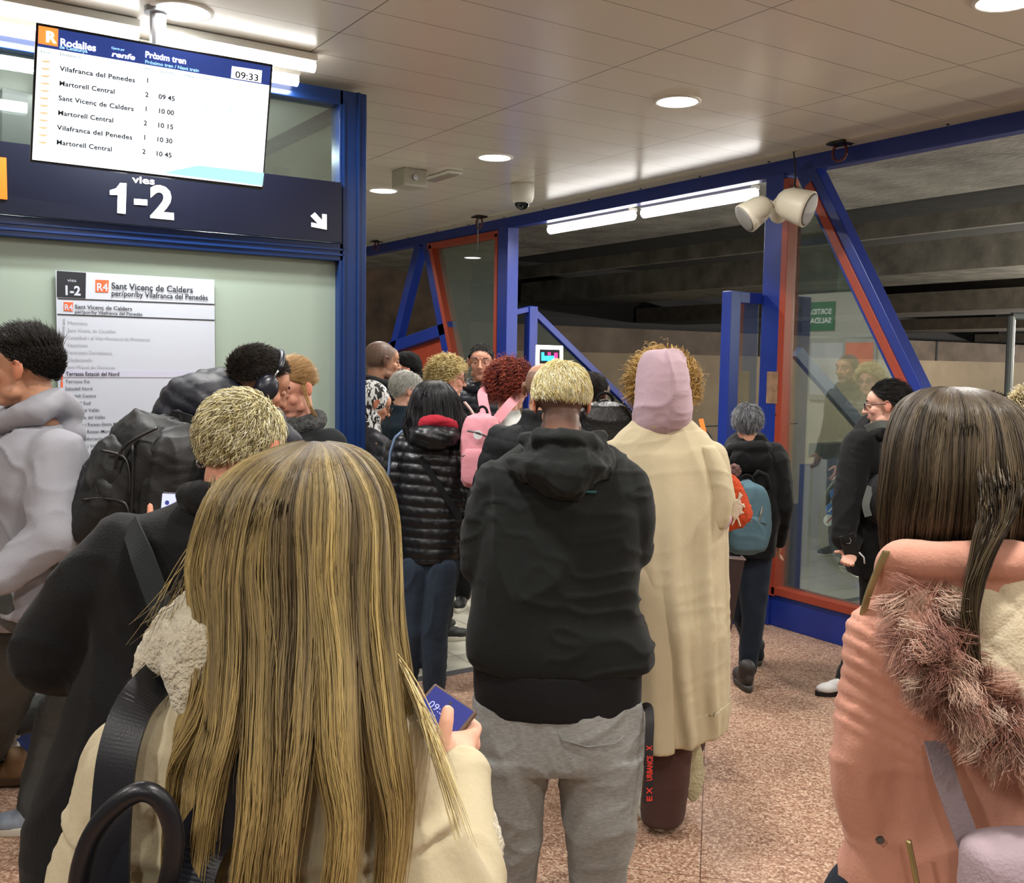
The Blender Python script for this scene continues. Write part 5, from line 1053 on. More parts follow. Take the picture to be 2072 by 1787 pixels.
# ---- white sneakers behind him
s = Fig('person whose white shoe shows behind the grey trousers at left', -120, 3.6, 715, 60, vox=.01); s.arms[('leg', -1)] = [s.L(-.05, 0, .92), s.L(-.05, .12, .5), pt(18, 1475, 3.97), pt(55, 1530, 3.95)]
s.arms[('leg', 1)] = [s.L(.09, 0, .92), s.L(.1, 0, .5), s.L(.1, 0, .09), s.L(.1, .1, .03)]
s.body(); s.jacket(BLK); s.trousers(mat('pale_cloth', 'b4b0a4', .9)); s.cap(DARK, .01); g = pt(24, 1550, 3.97)*[1, 1, 0]; shoe(s.root, g, HR, mat('white_sneaker', 'dcdcda', .5), mat('white_sole', 'd8d6d0', .5), .95)

# ---- head scarf
s = Fig('person in a black and white patterned headscarf looking down beside the cabin post', 752, 5.35, 777, 62, 6, 24, 0, vox=.0045, skin='b98468', lean=.03, hs=1.03)
s.body(); s.face(); s.glasses(M_black)
def scarf_mat():
    m = mat('headscarf', 'dddddd', .7, bump=.2, bscale=60); nt = m.node_tree; N = nt.nodes; L = nt.links; tc = N.new('ShaderNodeTexCoord'); mp = N.new('ShaderNodeMapping'); mp.inputs['Scale'].default_value = (62, 62, 20); mp.inputs['Rotation'].default_value = (.5, .5, .2)
    nz = N.new('ShaderNodeTexNoise'); nz.inputs['Scale'].default_value = 1; nz.inputs['Detail'].default_value = 1; nz.inputs['Distortion'].default_value = .8; L.new(tc.outputs['Object'], mp.inputs[0]); L.new(mp.outputs[0], nz.inputs[0])
    cr = N.new('ShaderNodeValToRGB'); cr.color_ramp.elements[0].position = .47; cr.color_ramp.elements[0].color = S('121214'); cr.color_ramp.elements[1].position = .51; cr.color_ramp.elements[1].color = S('dedede'); L.new(nz.outputs['Fac'], cr.inputs[0]); L.new(cr.outputs[0], N['Principled BSDF'].inputs['Base Color']); return m
acc = Acc(); M_ = s.HM(); acc.ell(s.h(0, -.028, .032), np.array([.093, .103, .105])*s.k, M_, 30, 20); acc.ell(s.h(0, -.035, -.05), np.array([.082, .085, .09])*s.k, M_); acc.chain([s.h(0, -.02, -.09), s.L(0, .02, 1.47)], [.07, .085]); acc.chain([s.h(-.06, .03, -.075), s.h(0, .055, -.125), s.h(.06, .03, -.075)], [.025]*3)
V, F, N = remesh(acc, .006, 4, folds(12, .004, 7, (1, 1, .5))); mk('headscarf', (V, F), scarf_mat(), s.root, True)
s.jacket(cloth('charcoal_quilt', '26262c', .5, 0, .1), b=.055, disp=puffy(.06, .006, .4, 6), collar=.04); s.trousers(BLK); s.shoes(SHOE)

# ---- shaved man behind
s = Fig('person with a shaved head and beard in a black hooded jacket, left in the crowd', 772, 6.15, 692, 52, 8, 4, 0, vox=.0045, skin='b98a70', hs=1.1)
def shaved(q, C):
    m_ = 1/(1+np.exp(-((q[:, 2]-np.interp(q[:, 1], [-.08, .0, .05, .09], [-.05, -.02, .05, .08]))/.006))); b_ = np.exp(-((q[:, 2]+.07)/.035)**2)*(q[:, 1] > .0)
    return C*(1-np.array([.74, .70, .66])*m_[:, None])*(1-.45*b_[:, None])
s.body(skinfn=shaved); s.face();  s.jacket(BLK, b=.06, collar=.02, disp=folds(5, .01, 41)); s.hoodring(BLK, 'hood', .04, .10, 1.50, -.02, .3, .12); s.trousers(BLK); s.shoes(SHOE)
# ---- dark hair behind him
s = Fig('person with long black hair half hidden behind the shaved head', 822, 6.9, 714, 262, 0, 8, vox=.005, skin='d09a86'); s.body(); s.face()
s.cap(['0d0b0b'], .014); longhair(s, [(712, 815, 829, .02, 0), (722, 800, 843, .07, .03), (745, 800, 851, .1, .05), (775, 805, 856, .1, .06), (810, 805, 860, .09, .06), (850, 805, 862, .08, .06)], 6.9, DARK, n=900, r=.0016, K=10, seed=11, th0=(120, 400)); s.jacket(BLK); s.trousers(BLK); s.shoes(SHOE)
# ---- white haired person with glasses
s = Fig('short white haired person with glasses and a dark teal coat in the crowd', 824, 5.75, 752, 62, 10, 8, vox=.0045, skin='cf9f8a', hs=.97); s.body(); s.face(); s.glasses(mat('violet_metal', '5a4a78', .3, metal=.6), .014)
s.cap(['a3a29a'], .010); s.short(['c9c8c0', 'e2e1da', 'a5a49c', 'd6d5ce'], 3000, .04, .0008, comb=lambda D: np.stack([0*D[:, 0], -.3+0*D[:, 0], -.9+0*D[:, 0]], 1), lift=.15, th=.009, jit=.12)
s.jacket(cloth('teal_coat', '1c2c38'), b=.045, collar=.03); s.trousers(BLK); s.shoes(SHOE)
# ---- curls
def curls(s, cols, n, R, th, seed, kind='full', Lh=.05, curl=.009, down=.5, m=None, r=.0016, K=26):
    s.cap([cols[0]], th*.8, kind, lump=.02, lf=30, m=m or M_hairsoft)
    s.short(cols, n, Lh, r, kind, comb=lambda D: np.stack([.3*D[:, 0], -.2+0*D[:, 0], -down+0*D[:, 0]], 1), lift=.75, grav=down, K=K, th=th*.7, jit=.4, m=m or M_hairsoft, curl=curl, seed=seed)
s = Fig('person with short curly blond hair and glasses in profile, black jacket with pink stripe', 907, 5.95, 728, 66, 6, 6, vox=.0045, skin='d39a84', hs=1.0); s.body(); s.face(); s.glasses(M_black, .013)
curls(s, ['b59c62', 'd9c68e', 'c4ad74', 'e6d7a6'], 1100, 1, .034, 21, Lh=.05, curl=.008); s.jacket(PUF, b=.05, disp=puffy(.06, .006, 0, 9)); s.trousers(BLK); s.shoes(SHOE)
for k_, (c_, x) in enumerate((('d9a79a', .0), ('e4e2de', .012), ('e4e2de', -.014))): strap(s.root, [s.L(.06+x, .12, 1.50), s.L(.13+x, .155, 1.42), s.L(.15+x, .17, 1.30), s.L(.15+x, .17, 1.15)], .016 if k_ == 0 else .005, .004, mat('stripe_'+c_, c_, .8), 'pink_stripe' if k_ == 0 else 'white_stripe', nrm=s.R)
# ---- young man facing the camera
s = Fig('young person in a navy quilted jacket facing the camera at the back', 974, 6.6, 697, 180, 2, 2, 0, vox=.004, skin='c8917a', hs=1.02, slim=.95)
s.body(skinfn=lambda q, C: C*(1-.35*((np.exp(-((q[:, 2]-.034)/.005)**2)*(np.abs(np.abs(q[:, 0])-.034) < .018)*(q[:, 1] > .06))[:, None]))); s.face(); s.cap(['12100e'], .006); s.short(DARK, 2600, .022, .001, comb=lambda D: np.array([0, .8, -.1]), lift=.3, th=.005, hug=.1, lenfn=lambda D: np.where(D[:, 2] > .3, 1.2, .35))
s.jacket(PUFB, b=.03, disp=puffy(.05, .006, 0, 12)); s.hoodring(PUFB, 'hood', .032, .088, 1.49, -.01, .3); s.trousers(BLK); s.shoes(SHOE)
mk('zip', Acc().tube([s.L(0, .13, 1.42), s.L(0, .145, 1.3), s.L(0, .14, 1.0)], .004, 6), _M['zip_dark'] if 'zip_dark' in _M else M_black, s.root)
# ---- red curls and pink backpack
s = Fig('person with red curly hair and a white top carrying a pink backpack', 1034, 5.15, 739, 18, 30, 10, vox=.006, skin='d39a84', hs=1.02); s.body(); curls(s, ['4c1a16', '7a2c20', '96402c', '5c201a', 'a8543a'], 1500, 1, .034, 22, Lh=.075, curl=.008, down=.95, K=30)
s.jacket(cloth('white_top', 'b9bab4', .9), b=.03); s.trousers(DENIM); s.shoes(SHOE)
pk = cloth('pink_canvas', 'd58f98', .8); f_ = s.F; t = backpack('pink backpack with black loop and round white badge on the red haired person', pt(975, 915, 4.88), .105, .07, .20, s.R, f_, pk, name='backpack')
strap(t, [pt(985, 845, 4.93), pt(976, 800, 5.0), pt(985, 790, 5.1)], .05, .006, pk, 'shoulder_strap'); strap(t, [pt(1005, 850, 4.93), pt(1030, 820, 4.98), pt(1045, 805, 5.1)], .05, .006, pk, 'shoulder_strap')
mk('badge', Acc().disc(pt(967, 880, 4.76), -HF, .022, .006, 20), mat('badge_white', 'd8d8d8', .4), t); mk('strap_band', Acc().tube([pt(946, 872, 4.77), pt(967, 876, 4.755), pt(990, 886, 4.77)], .005, 6), M_black, t)
# ---- bald person in black puffer behind the central man
s = Fig('balding person in a black quilted jacket directly behind the man with bleached hair', 1098, 4.25, 732, 8, 0, 4, vox=.006, skin='b88a70', hs=1.0, slim=1.1)
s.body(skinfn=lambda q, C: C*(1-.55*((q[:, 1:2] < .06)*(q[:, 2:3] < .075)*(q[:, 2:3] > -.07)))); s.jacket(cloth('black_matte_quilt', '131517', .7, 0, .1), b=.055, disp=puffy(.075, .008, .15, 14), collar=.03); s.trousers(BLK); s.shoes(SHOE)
# ---- black jacket with red hood, jeans
s = Fig('black haired person in a black quilted jacket with red collar and jeans', 878, 5.0, 776, 4, 6, 8, vox=.006, skin='c08c72', hs=1.0, slim=.92)
s.arms[('leg', -1)] = [pt(840, 1150, 5.0), pt(835, 1270, 5.0), pt(822, 1385, 5.02), pt(815, 1400, 5.15)]; s.arms[('leg', 1)] = [pt(895, 1150, 5.0), pt(880, 1270, 4.98), pt(877, 1390, 5.0), pt(880, 1400, 5.12)]
s.body(); s.cap(['0f0d0d'], .014)
longhair(s, [(770, 866, 890, .02, 0), (777, 850, 905, .07, 0), (795, 838, 920, .11, 0), (825, 828, 932, .12, 0), (855, 822, 938, .11, -.02), (880, 824, 934, .10, -.03), (905, 834, 925, .09, -.04)], 5.0, ['0e0c0c', '1c1a1c', '141214', '2a282c'], n=2600, r=.0011, K=12, seed=13, lmin=.75, lockn=12, wave=.03, groove=.08)
acc = Acc(); pxloft(acc, [(868, 842, 915, .08, 0), (890, 810, 945, .12, 0), (930, 792, 965, .14, 0), (1000, 792, 958, .145, 0), (1070, 800, 945, .14, 0), (1118, 806, 936, .14, 0), (1132, 812, 930, .13, 0)], 5.05, 44)
s.under(acc); pxchain(acc, [(812, 915, 0, .085), (800, 980, -.02, .075), (815, 1050, .12, .07)], 5.05); pxchain(acc, [(942, 915, 0, .085), (960, 990, -.02, .08), (940, 1060, .12, .07)], 5.05)
V, F, N = remesh(acc, .008, 2, puffy(.052, .009, .05, 15)); mk('quilted_jacket', (V, F), PUF, s.root, True)
acc = Acc(); acc.ell(pt(878, 885, 4.86), (.125, .065, .065), np.stack([HR, HF, ZZ], 1)); acc.chain([pt(x, y, d) for x, y, d in ((836, 872, 4.95), (850, 880, 4.84), (905, 882, 4.84), (922, 874, 4.95))], [.04]*4); V, F, N = remesh(acc, .008, 2, puffy(.045, .006, .3, 16)); mk('hood', (V, F), PUF, s.root, True)
acc = Acc(); acc.chain([pt(x, y, d) for x, y, d in ((845, 868, 4.92), (862, 855, 4.86), (885, 852, 4.85), (910, 858, 4.88), (925, 870, 4.93))], [.028, .03, .03, .03, .025]); V, F, N = remesh(acc, .006, 3, folds(16, .004, 3)); mk('red_hood', (V, F), cloth('red_fleece', '9c1c2c'), s.root, True)
s.trousers(cloth('blue_jeans', '28323f', bump=.3, bscale=300, var=.15), r=(.105, .078, .062), disp=folds(10, .006, 3)); s.shoes(SHOE, M_black)
t = thing('shoulder_bag', 'black cross body bag hanging at the side of the jeans wearer', 'bag', tuple(pt(948, 1120, 5.0))); acc = Acc(); acc.ell(pt(950, 1080, 5.0), (.06, .05, .10), np.stack([HR, HF, ZZ], 1)); V, F, N = remesh(acc, .008, 2); mk('pouch', (V, F), BLK, t, True); strap(t, [pt(850, 925, 4.90), pt(890, 985, 4.885), pt(930, 1050, 4.9)], .03, .004, BLK, 'shoulder_strap')
t = tag(mk('bag_strap', Acc().tube([pt(x, y, 4.9) for x, y in ((815, 872), (800, 885), (790, 915), (787, 950), (783, 985))], .007, 8), mat('blue_cord', '5a6e8c', .5), smooth=True), 'thin blue bag cord over the left shoulder of the red collared jacket', 'strap')
# paper bag on the floor
c = hit(944, 1192, 2, 0); t = thing('paper_bag', 'crumpled brown paper bag on the pale tiles between the standing people', 'bag', tuple(c)); acc = Acc().box(c+[-.16, -.09, 0], c+[.16, .09, .30]); V, F, N = remesh(acc, .012, 2, folds(8, .012, 2)); V[:, 2] = np.maximum(V[:, 2], 0.001); mk('sack', (V, F), mat('kraft_paper', '8f7548', .8, bump=.3, bscale=20), t)

# ---- dark head with black backpack, right of the central man
s = Fig('dark skinned bald person with grey scarf right of the bleached haired man', 1200, 4.6, 752, 10, 30, 6, vox=.006, skin='5c4437'); s.body(); s.cap(['191310'], .004); s.jacket(PUF, b=.05, disp=puffy(.07, .008, .2, 17)); s.hoodring(mat('grey_scarf', '4c4c50', .9, bump=.4, bscale=60), 'scarf', .035, .075, 1.50, 0, .25); s.trousers(BLK); s.shoes(SHOE)
t = backpack('black leather look backpack right of the bleached haired man', pt(1222, 900, 4.3), .14, .08, .2, HR, HF, mat('shiny_black', '17181a', .4, bump=.3, bscale=80))
# ---- curly blond behind the hooded coat
s = Fig('person with big curly blond hair hidden behind the pink hood', 1342, 4.3, 735, 6, vox=.006, skin='c8957c'); s.body(); curls(s, ['8a6a38', 'b8924e', 'd0ae68', 'a07c42'], 1700, 1, .07, 23, Lh=.095, curl=.010, down=.75, K=34)
s.jacket(PUF, b=.07, disp=puffy(.06, .009, .2, 18)); s.trousers(BLK); s.shoes(SHOE); strap(s.root, [pt(1418, 848, 4.12), pt(1426, 880, 4.08), pt(1432, 905, 4.08)], .02, .004, mat('bright_orange_trim', 'd97a20', .6), 'orange_trim')

# ---- central man with bleached top
s = Fig('person with bleached hair and shaved nape in a black hoodie and grey joggers, centre', 1138, 3.0, 742, 0, 0, 22, 0, vox=.0045, skin='c08a70', hs=1.04)
s.arms[-1] = [pt(1010, 985, 3.05), pt(972, 1130, 3.08), pt(1080, 1190, 3.35)]; s.arms[1] = [pt(1262, 985, 3.05), pt(1292, 1110, 3.08), pt(1180, 1190, 3.35)]
def fade(q, C):
    g = np.clip((q[:, 2]+.16)/.09, 0, 1)*(q[:, 1] < .045)*(np.abs(q[:, 0]) < .079); return C*(1-g[:, None]*np.array([.72, .68, .62]))
s.body(skinfn=fade)
s.arms[('leg', -1)] = None
del s.arms[('leg', -1)]
s.cap(['8f8456'], .008, 'top', lump=.006, vol=(1.0, 1.0, .9)); wh = np.array([.05, -.45, .85]); wh /= np.linalg.norm(wh)
def whorl(D):
    a = D-wh*np.sum(D*wh, 1)[:, None]; a /= np.linalg.norm(a, axis=1)[:, None]+.05; return a+.7*np.cross(np.broadcast_to(wh, D.shape), a)+np.array([-.35, -.2, -.5])
s.short(['e3dcae', 'efe9c9', 'd3c98f', 'f2eeda', 'd9c070', 'c7b87c'], 8500, .045, .0009, 'top', comb=whorl, lift=.2, th=.009, K=8, jit=.34, grav=.05, seed=41, hug=.12, lenfn=lambda D: np.interp(D[:, 2]-.3*D[:, 1], [-.3, .3], [.35, 1.1]))
hood = BLK2; acc = Acc()
pxloft(acc, [(905, 1050, 1235, .08, 0), (935, 1010, 1268, .11, 0), (970, 980, 1292, .13, 0), (1050, 966, 1300, .145, 0), (1150, 958, 1290, .15, 0), (1230, 948, 1290, .15, 0), (1290, 938, 1312, .155, 0), (1330, 942, 1318, .15, 0), (1352, 958, 1298, .14, 0)], 3.05, 56)
s.under(acc); pxchain(acc, [(1010, 985, 0, .078), (980, 1070, .01, .074), (972, 1140, .02, .07)], 3.05); pxchain(acc, [(972, 1140, .02, .07), (1010, 1170, .12, .062), (1080, 1185, .26, .05)], 3.05)
pxchain(acc, [(1258, 985, 0, .078), (1280, 1050, .0, .074), (1272, 1110, .02, .072)], 3.05); pxchain(acc, [(1276, 1105, .02, .072), (1250, 1150, .12, .062), (1180, 1185, .26, .05)], 3.05)
V, F, N = remesh(acc, .008, 5, folds(5, .011, 51, (1.2, 1.2, .45))); mk('hooded_sweatshirt', (V, F), hood, s.root, True)
acc = Acc(); pxloft(acc, [(1345, 958, 1298, .135, 0), (1390, 958, 1298, .135, 0), (1437, 964, 1296, .13, 0)], 3.05, 56)
def rib(V, N): return .0016*np.sin(V@HR*900)
V, F, N = remesh(acc, .006, 3, None); mk('ribbed_hem', (V, F), cloth('black_rib', '0b0c0e'), s.root, True)
acc = Acc(); acc.chain([pt(x, y, d) for x, y, d in ((1078, 915, 2.98), (1095, 895, 2.93), (1140, 890, 2.9), (1190, 896, 2.93), (1206, 920, 2.98))], [.035, .036, .036, .036, .035]); acc.chain([pt(x, y, d) for x, y, d in ((1052, 945, 2.97), (1085, 950, 2.90), (1140, 965, 2.87), (1190, 950, 2.90), (1218, 940, 2.97))], [.045, .05, .055, .05, .045]); acc.ell(pt(1138, 955, 2.9), (.11, .06, .085), np.stack([HR, HF, ZZ], 1))
acc.chain([pt(1070, 890, 3.0), pt(1085, 905, 2.96)], [.03, .03]); acc.chain([pt(1205, 890, 3.0), pt(1195, 905, 2.96)], [.03, .03])
V, F, N = remesh(acc, .007, 4, folds(9, .010, 52, (1, 1, 1.6))); mk('hood', (V, F), hood, s.root, True)
acc = Acc(); pxloft(acc, [(1410, 960, 1300, .125, 0), (1470, 956, 1303, .13, 0), (1520, 958, 1304, .13, 0), (1548, 965, 1300, .12, 0)], 3.05, 48)
pxloft(acc, [(1520, 958, 1120, .12, 0), (1580, 966, 1110, .105, 0), (1650, 978, 1100, .095, 0), (1787, 993, 1086, .085, .02), (1950, 985, 1075, .08, .05), (2020, 980, 1065, .08, .05)], 3.05, 36); pxloft(acc, [(1520, 1122, 1305, .12, 0), (1580, 1130, 1300, .105, 0), (1650, 1140, 1288, .095, 0), (1787, 1150, 1266, .085, .02), (1950, 1160, 1250, .08, .05), (2020, 1165, 1245, .08, .05)], 3.05, 36)
V, F, N = remesh(acc, .008, 4, folds(6, .008, 53, (1, 1, .4))); V[:, 2] = np.maximum(V[:, 2], .08); mk('joggers', (V, F), GREYJ, s.root, True)
mk('pocket_seam', Acc().tube([pt(x, y, d) for x, y, d in ((1130, 1480, 2.915), (1138, 1498, 2.915), (1190, 1512, 2.915), (1245, 1505, 2.925), (1262, 1490, 2.93))], .0022, 6), mat('seam_grey', '7c7e7c', .9), s.root, True)
mk('pocket_seam', Acc().tube([pt(x, y, d) for x, y, d in ((1295, 1440, 3.02), (1285, 1500, 2.99), (1270, 1600, 2.97))], .002, 6), _M['seam_grey'], s.root, True)
for x in (1025, 1205): g = pt(x, 1900, 3.12)*[1, 1, 0]; shoe(s.root, g, HF, mat('white_sneaker', 'dcdcda', .5), RUB, 1.05)
mk('stitched_mark', Acc().obox(pt(1195, 995, 2.892), HR*.018, HF*.001, ZZ*.003), mat('teal_mark', '1c5a5a', .6), s.root)
t = thing('lanyard', 'black lanyard with red lettering hanging from the grey joggers pocket', 'lanyard', tuple(pt(1308, 1440, 3.0)))
strap(t, [pt(1301, 1432, 3.02), pt(1312, 1432, 3.01), pt(1315, 1460, 2.985), pt(1313, 1510, 2.97), pt(1313, 1560, 2.965), pt(1311, 1625, 2.96)], .026, .003, mat('lanyard_black', '121214', .6), 'band')
PL = Plane(pt(1318, 1600, 2.957), ZZ, -HR)
for st_, y, ln in (('E', 1622, 12), ('X', 1606, 14), ('URBANCE', 1580, 52), ('X', 1518, 10)):
    V, F = text_mesh(st_, .017, .03, ln/2000*2.957); (u, v), _ = PL.px(1319, y); mk('red_lettering', Acc().add(PL.o+np.outer(V[:, 0]+u, PL.ux)+np.outer(V[:, 1]+v, PL.uy)+PL.n*.0015*np.sign((CAM-PL.o)@PL.n), F), mat('lanyard_red', 'd03428', .6), t)

# ---- pink hood, long beige coat
s = Fig('person in a pink hood and long beige coat with brown trousers', 1340, 3.68, 722, 0, 0, 4, 0, vox=.006, skin='c8957c', hs=.92)
s.arms[1] = [pt(1440, 925, 3.66), pt(1462, 1010, 3.62), pt(1450, 1075, 3.7)]; s.arms[-1] = [pt(1250, 925, 3.66), pt(1235, 1020, 3.72), pt(1270, 1050, 3.9)]
s.arms[('leg', -1)] = [pt(1325, 1240, 3.65), pt(1338, 1450, 3.62), pt(1338, 1630, 3.64), pt(1326, 1655, 3.55)]; s.arms[('leg', 1)] = [pt(1385, 1240, 3.65), pt(1385, 1430, 3.68), pt(1402, 1525, 3.78), pt(1404, 1600, 3.8)]
s.body(); acc = Acc(); pxloft(acc, [(704, 1325, 1352, .02, 0), (710, 1305, 1374, .08, 0), (733, 1291, 1388, .13, 0), (775, 1284, 1396, .15, 0), (815, 1282, 1398, .145, 0), (838, 1282, 1399, .135, 0), (858, 1284, 1392, .12, 0), (875, 1290, 1375, .09, 0)], 3.64, 44, 5, 2.1)
def pinkd(V, N): q = s.toh(V); return folds(8, .008, 61, (1, 1, .5))(V, N)+.004*(np.exp(-((q[:, 0])/.004)**2))*(N@s.hF < .2)
V, F, N = remesh(acc, .006, 4, pinkd); mk('hood', (V, F), cloth('pink_fleece', 'b39aa4', .9, bump=.2), s.root, True)
beige = cloth('beige_wool', 'bdb193', .95, bump=.2, bscale=250, var=.05)
def pleat(th, y):
    k = np.clip((y-900)/300, 0, 1); return 1+k*.06*np.sin(th*7+1)+k*.05*np.sin(th*13+2.5)+k*.03*np.sin(th*23)
acc = Acc(); pxloft(acc, [(838, 1295, 1385, .06, 0), (858, 1275, 1410, .09, 0), (885, 1248, 1438, .12, 0), (930, 1225, 1460, .15, 0), (1000, 1214, 1474, .17, 0), (1060, 1216, 1470, .175, 0), (1150, 1225, 1468, .18, 0), (1280, 1245, 1470, .19, 0), (1400, 1268, 1472, .19, 0), (1455, 1285, 1472, .185, 0), (1480, 1290, 1468, .18, 0)], 3.66, 140, 5, 2.2, pleat)
s.under(acc); V, F, N = remesh(acc, .008, 2, folds(3.5, .006, 62, (1.6, 1.6, .22)))
hx = (V-CAM)@RT/((V-CAM)@FW)*FL+1036; low = V[:, 2] < pt(1400, 1420, 3.66)[2]; V[:, 2] += np.where(low, np.clip((hx-1400)/90, 0, 1)*.05, 0); mk('coat', (V, F), beige, s.root, True)
acc = Acc(); pxloft(acc, [(980, 1300, 1340, .03, .02), (1080, 1285, 1365, .04, -.05), (1180, 1272, 1372, .05, -.09), (1300, 1284, 1368, .06, -.10), (1400, 1294, 1366, .065, -.10), (1518, 1303, 1365, .07, -.10)], 3.62, 60, 5, 2.6, lambda th, y: 1+.03*np.sin(th*6)); V, F, N = remesh(acc, .008, 2); mk('coat_panel', (V, F), beige, s.root, True)
acc = Acc(); pxloft(acc, [(900, 1405, 1445, .08, -.0), (950, 1420, 1470, .10, -.01), (1010, 1430, 1478, .10, -.01), (1062, 1432, 1466, .085, 0)], 3.62, 50, 5, 2.4); V, F, N = remesh(acc, .008, 3, folds(4, .006, 63, (1.5, 1.5, .3))); mk('sleeve', (V, F), beige, s.root, True)
acc = Acc(); pxchain(acc, [(1305, 872, -.03, .022), (1325, 858, -.10, .024), (1350, 856, -.11, .024), (1375, 866, -.05, .022)], 3.66); V, F, N = remesh(acc, .006, 3); mk('collar', (V, F), beige, s.root, True)
brn = cloth('brown_corduroy', '4c342e', .9); acc = Acc(); pxloft(acc, [(1380, 1285, 1400, .10, 0), (1480, 1296, 1397, .095, 0), (1560, 1300, 1392, .095, 0), (1640, 1296, 1378, .10, 0), (1658, 1298, 1368, .10, 0)], 3.62, 36); acc.chain([pt(1385, 1430, 3.68), pt(1398, 1500, 3.78)], [.07, .06]); V, F, N = remesh(acc, .008, 3, folds(7, .008, 64)); V[:, 2] = np.maximum(V[:, 2], .03); mk('trousers', (V, F), brn, s.root, True)
ws = mat('white_canvas', 'c9c6b4', .6); g = pt(1326, 1650, 3.62)*[1, 1, 0]; shoe(s.root, g, HF*.9-HR*.2, ws, ws, .95)
g = pt(1413, 1520, 3.86); f_ = -ZZ*.97+HF*.12+HR*.02; f_ /= np.linalg.norm(f_); u_ = HF*.95-HR*.3; u_ -= f_*(u_@f_); u_ /= np.linalg.norm(u_); shoe(s.root, pt(1408, 1535, 3.66), f_, ws, mat('ridged_sole', 'c4c09c', .7, bump=1, bscale=90), .95, u_)
acc = Acc(); pxchain(acc, [(1462, 1050, .02, .035), (1448, 1080, .0, .024)], 3.62); V, F, N = remesh(acc, .005, 2); mk('pink_cuff', (V, F), _M['pink_fleece'], s.root, True)
t = thing('tote_bag', 'dark brown stiff bag hanging beside the beige coat', 'bag', tuple(pt(1480, 1290, 3.9))); a = Acc(); A4 = [pt(1452, 1128, 3.86), pt(1508, 1133, 3.9), pt(1478, 1288, 3.88), pt(1452, 1292, 3.86)]; a.prism([p for p in A4], HF*.07); mk('body', a, mat('brown_hide', '2c1a1a', .5), t, bevel=.006); mk('rim', Acc().tube([A4[0], A4[1], A4[1]+HF*.07], .004, 6), mat('rim_pale', '6a5650', .5), t); mk('handle', Acc().tube([A4[0]+HR*.01, pt(1450, 1080, 3.78), pt(1452, 1070, 3.72), A4[0]+HF*.06+HR*.01], .006, 8), _M['brown_hide'], t)
t = thing('fleece_bag', 'bright orange fleece bag with a pale flower under the beige sleeve', 'bag', tuple(pt(1480, 1060, 3.8))); acc = Acc(); pxloft(acc, [(955, 1455, 1478, .03, 0), (980, 1450, 1500, .06, 0), (1010, 1446, 1512, .07, 0), (1040, 1444, 1522, .07, 0), (1062, 1446, 1505, .06, 0), (1072, 1448, 1475, .04, 0)], 3.82, 30, 4); V, F, N = remesh(acc, .006, 2, lambda V, N: .004*vnoise(V*90)); mk('pouch', (V, F), mat('orange_fleece', 'cf4a1c', .95, bump=1, bscale=260, var=.25, vscale=120), t, True)
acc = Acc(); rg = np.random.default_rng(4)
for i in range(26): acc.chain([pt(1492+rg.normal(0, 6), 1028+rg.normal(0, 14), 3.752), pt(1492+rg.normal(0, 7), 1028+rg.normal(0, 15), 3.75)], [.0045, .004], 8)
V, F, N = remesh(acc, .003, 1); mk('flower', (V, F), mat('flower_pale', 'c9b8a4', .8), t, True)

# ---- grey hair, blue backpack
s = Fig('grey haired person in black with a light blue backpack and dark jeans', 1514, 5.2, 820, 4, 8, 6, vox=.006, skin='b98468', hs=1.02, slim=1.0)
s.arms[('leg', 1)] = [pt(1528, 1130, 5.22), pt(1524, 1250, 5.2), pt(1512, 1352, 5.22), pt(1510, 1365, 5.35)]; s.arms[('leg', -1)] = [pt(1500, 1130, 5.25), pt(1500, 1240, 5.35), pt(1530, 1325, 5.6), pt(1532, 1340, 5.7)]
s.body(); s.cap(['4c4e52'], .012); s.short(['6c6e72', '8c8e92', '4a4c50', 'a9abae', '38393c'], 3200, .05, .0008, comb=lambda D: np.stack([.4*D[:, 0], -.3+0*D[:, 0], -.8+0*D[:, 0]], 1), lift=.12, th=.010, jit=.1)
acc = Acc(); pxloft(acc, [(878, 1490, 1545, .09, 0), (905, 1465, 1560, .12, 0), (950, 1448, 1582, .14, 0), (1020, 1450, 1580, .15, 0), (1080, 1455, 1570, .15, 0), (1122, 1458, 1562, .15, 0)], 5.25, 40); s.under(acc); pxchain(acc, [(1560, 930, 0, .085), (1575, 1010, -.02, .075), (1560, 1070, .1, .06)], 5.25); V, F, N = remesh(acc, .009, 3, folds(7, .008, 71)); mk('jacket', (V, F), BLK, s.root, True); s.hoodring(BLK, 'hood', .042, .105, 1.49, -.03, .2, .13)
s.trousers(DENIM, r=(.105, .072, .058)); g = pt(1510, 1366, 5.16)*[1, 1, 0]; shoe(s.root, g, HF, mat('dark_boot', '2c2624', .6), mat('boot_sole', '3a3634', .6), 1.05)
g = pt(1530, 1338, 5.62)*[1, 1, 0]; shoe(s.root, g, HF, _M['dark_boot'], _M['boot_sole'], 1.0)
bb = cloth('light_blue_canvas', '54727e', .8, bump=.3); t = backpack('light blue backpack on the grey haired person', pt(1508, 1048, 4.95), .125, .075, .19, HR, HF, bb)
mk('side_strap', Acc().tube([pt(1545, 1010, 4.9), pt(1540, 1040, 4.86), pt(1530, 1075, 4.87)], .006, 6), mat('grey_loop', '6a6a60', .7), t); mk('handle_loop', Acc().tube([pt(1524, 970, 4.96), pt(1535, 955, 4.95), pt(1550, 962, 4.95), pt(1556, 990, 4.96)], .014, 10), BLK, t, True)
